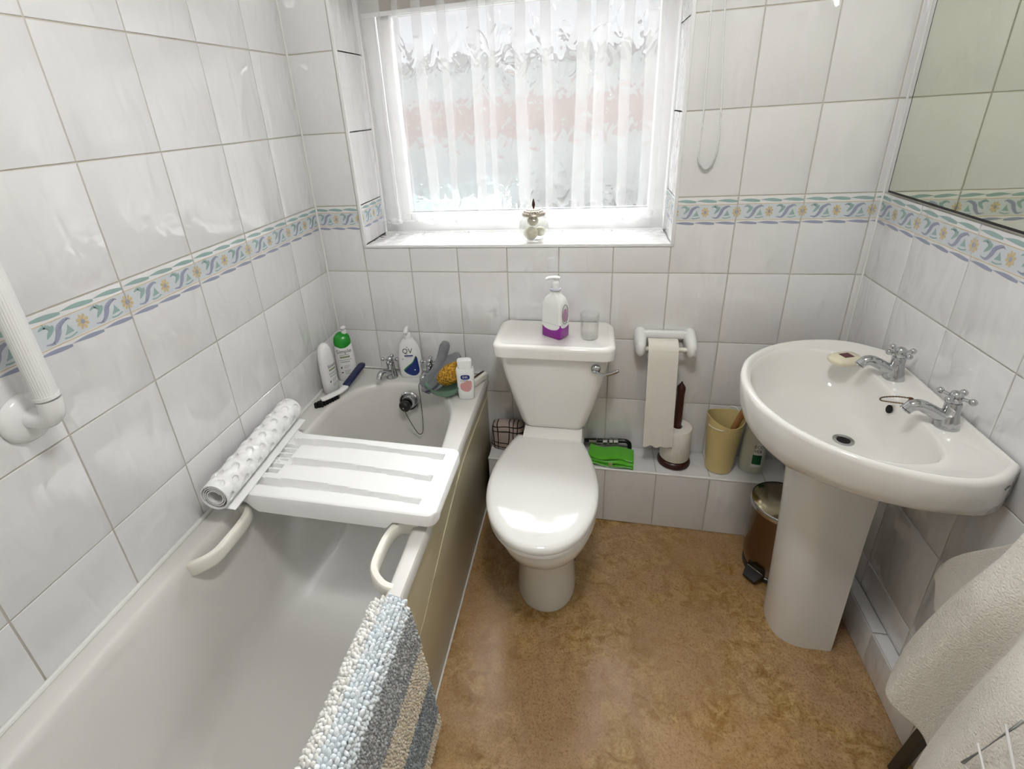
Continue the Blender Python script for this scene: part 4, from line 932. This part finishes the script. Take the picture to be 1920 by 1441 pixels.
MB().tube([loc2(.0965, -.026) + (.041,), loc2(.0965, .026) + (.041,)], .0016, 8).build('pedal_edge', M_chrome, bn)

# ---------------------------------------------------------------- chenille mat over the bath edge
cm = thing('chenille_bath_mat', 'striped blue, grey and beige chenille mat hung over the bath edge', 'bath mat')
SEC = spline([(.560, 0, .430), (.564, 0, .500), (.572, 0, .548), (.588, 0, .569), (.612, 0, .572), (.634, 0, .562), (.646, 0, .535), (.652, 0, .470), (.658, 0, .380), (.663, 0, .280), (.667, 0, .180), (.669, 0, .105)], 10)
cum = [0]
for a_, b_ in zip(SEC, SEC[1:]): cum.append(cum[-1] + (b_ - a_).length)
LT = cum[-1]; yA, yB = -1.008, -1.70
def sec(s):
    s = max(0, min(LT - 1e-6, s)); i = max(k for k in range(len(cum)) if cum[k] <= s); i = min(i, len(SEC) - 2); t = (s - cum[i]) / max(1e-9, cum[i + 1] - cum[i])
    tn = (SEC[i + 1] - SEC[i]).normalized(); return SEC[i].lerp(SEC[i + 1], t), Vector((-tn.z, 0, tn.x)) * -1
def yfar(s): return yA + .020 * max(0, (s - .18) / (LT - .18)) - (.012 if s < .16 else 0)
rr = []
for k in range(60):
    s = LT * k / 59; p, n = sec(s)
    if n.x < 0 and s > .2: n = -n
    rr.append([p + Vector((0, yfar(s), 0)), p + Vector((0, yB, 0)), p + Vector((0, yB, 0)) - n * .006, p + Vector((0, yfar(s), 0)) - n * .006])
bandc = ['e9e7e1', 'dde5e9', '8b8d8e', 'cdbfa6', '777f84', 'cdbfa6', 'f1f0ec', 'eaeef0', 'b6b8b8', 'e2d9c8', '9ba4a7', 'e2d9c8', 'aab1b5']
bm_ = [mat('chenille_' + str(i), c, .95, Sheen_Weight=.3) for i, c in enumerate(bandc)]
MB().loft(rr).build('backing', bm_[12], cm, 70)
def band(s):
    for lim, b in ((.163, 0), (.225, 1), (.340, 2), (.455, 3), (.60, 4)):
        if s < lim: return b
    return 5
pile = MB(); unit = []
for i in range(4):
    ph_ = math.pi * (i + .5) / 4; unit.append([(math.sin(ph_) * math.cos(2 * math.pi * j / 6), math.sin(ph_) * math.sin(2 * math.pi * j / 6), -math.cos(ph_)) for j in range(6)])
rnd = random.Random(3); s = .10
while s < LT:
    p, n = sec(s)
    if s < .2 and n.z < -.1: n = -n
    tn = Vector((0, 1, 0)).cross(n); y = yfar(s) - rnd.uniform(0, .008); b = band(s + rnd.uniform(-.006, .006)); fine = b >= 2
    L0 = .0066 if fine else .0088
    while y > -1.46:
        ln = L0 * rnd.uniform(.85, 1.25); rd_ = ln * .52; d = (n * .9 + tn * rnd.uniform(-.5, .5) + Vector((0, rnd.uniform(-.5, .5), 0))).normalized()
        c0 = p + Vector((0, y, 0)) + n * (ln * .45); q = Vector((0, 0, 1)).rotation_difference(d)
        pile.loft([[c0 + q @ Vector((v[0] * rd_, v[1] * rd_, v[2] * ln)) for v in ring] for ring in unit], b + (6 if rnd.random() < .38 else 0))
        y -= L0 * rnd.uniform(.80, 1.10)
    s += L0 * .90
pile.build('chenille_pile', bm_, cm, 180, recalc=False)['kind'] = 'stuff'

# ---------------------------------------------------------------- towel on a rack, bottom right
rk = thing('towel_rack', 'free-standing rack with black leg and thin wire under cream towel', 'towel rack')
for y0, y1 in ((-.835, -.935), (-1.34, -1.28)): MB().loft([[(x, yy + dy, z) for x, dy in ((1.733, -.011), (1.748, -.011), (1.748, .011), (1.733, .011))] for yy, z in ((y0, .0), (y1, .80))]).build('leg', M_black, rk, 20)
MB().tube([(1.7405, -.92, .806), (1.7405, -1.31, .806)], .008, 12).build('top_bar', M_white, rk)
M_wire = mat('grey_wire', 'd4d4d2', .4)
MB().tube([(1.60, -1.28, .88), (1.62, -1.110, .672), (1.62, -1.070, .483), (1.62, -1.135, .515), (1.62, -1.30, .60)], .0024, 8).build('wire', M_wire, rk)
for p0, p1 in (((1.615, -1.079, .556), (1.615, -1.14, .50)), ((1.615, -1.098, .64), (1.615, -1.17, .56))): MB().tube([p0, p1], .0019, 8).build('wire', M_white, rk)
tw = thing('hand_towel', 'cream terry towel draped over the rack below the basin', 'towel')
def sstep(a, b, x): x = max(0, min(1, (x - a) / (b - a))); return x * x * (3 - 2 * x)
def sheet(NU, NV, fn):
    v = [fn(i / NU, j / NV) for j in range(NV + 1) for i in range(NU + 1)]
    return MB().add(v, [(j * (NU + 1) + i, j * (NU + 1) + i + 1, (j + 1) * (NU + 1) + i + 1, (j + 1) * (NU + 1) + i) for j in range(NV) for i in range(NU)])
fpts = spline([(0, .016, 0), (.02, -.012, 0), (.06, -.040, 0), (.11, -.050, 0), (.16, -.042, 0), (.20, -.016, 0), (.235, .004, 0), (.265, -.010, 0), (.30, -.045, 0), (.37, -.078, 0), (.47, -.095, 0), (.58, -.092, 0), (.66, -.066, 0), (.72, -.060, 0), (.80, -.092, 0), (.90, -.105, 0), (1.05, -.100, 0)], 5)
def FOLD(u):
    u = max(0, min(1.03, u))
    for p_, q_ in zip(fpts, fpts[1:]):
        if p_.x <= u <= q_.x: return p_.y + (q_.y - p_.y) * (u - p_.x) / max(1e-6, q_.x - p_.x)
    return fpts[-1].y
def front(u, t):
    yt = -.890 - .42 * u; yb = -.800 - .58 * u; k = sstep(-.1, 1.0, t)
    y = yt + (yb - yt) * k
    z = .842 - .012 * (1 - sstep(0, .08, u)) + (.315 - .842 - .115 * sstep(.17, .31, u) - .03 * u) * t + .008 * math.sin(u * 23) * t
    g = sstep(0, .35, t) * (.40 + .60 * t); x = 1.724 - .012 * t + FOLD(u + .015 * math.sin(3 * t)) * g - .006 * math.sin(u * 47 + 2 * t) * t
    x -= .012 * (1 - (1 - min(1, t / .04)) ** 2)
    if u < .05: x += .02 * (1 - u / .05) ** 2
    return (x, y, z)
def back(u, t):
    yt = -.885 - .43 * u; yb = -.690 - .58 * u; k = sstep(-.1, 1.0, t); y = yt + (yb - yt) * k
    z = .836 + (.440 - .836) * t + .012 * math.sin(u * 60) * t * sstep(.5, 1, t) + .04 * (1 - sstep(0, .05, u)) * t
    return (1.758 + .010 * math.sin(u * 25 + 1) * t + .012 * t, y, z)
for nm, fn in (('front_fall', front), ('back_fall', back)):
    to = sheet(90, 60, fn).build(nm, M_towel, tw, 180)
    md = to.modifiers.new('thickness', 'SOLIDIFY'); md.thickness = .012; md.offset = 0
    md = to.modifiers.new('round', 'SUBSURF'); md.levels = 1; md.render_levels = 1
MB().tube([(1.7405, -.884, .826), (1.7405, -1.305, .826)], .021, 20).build('top_fold', M_towel, tw, 70)
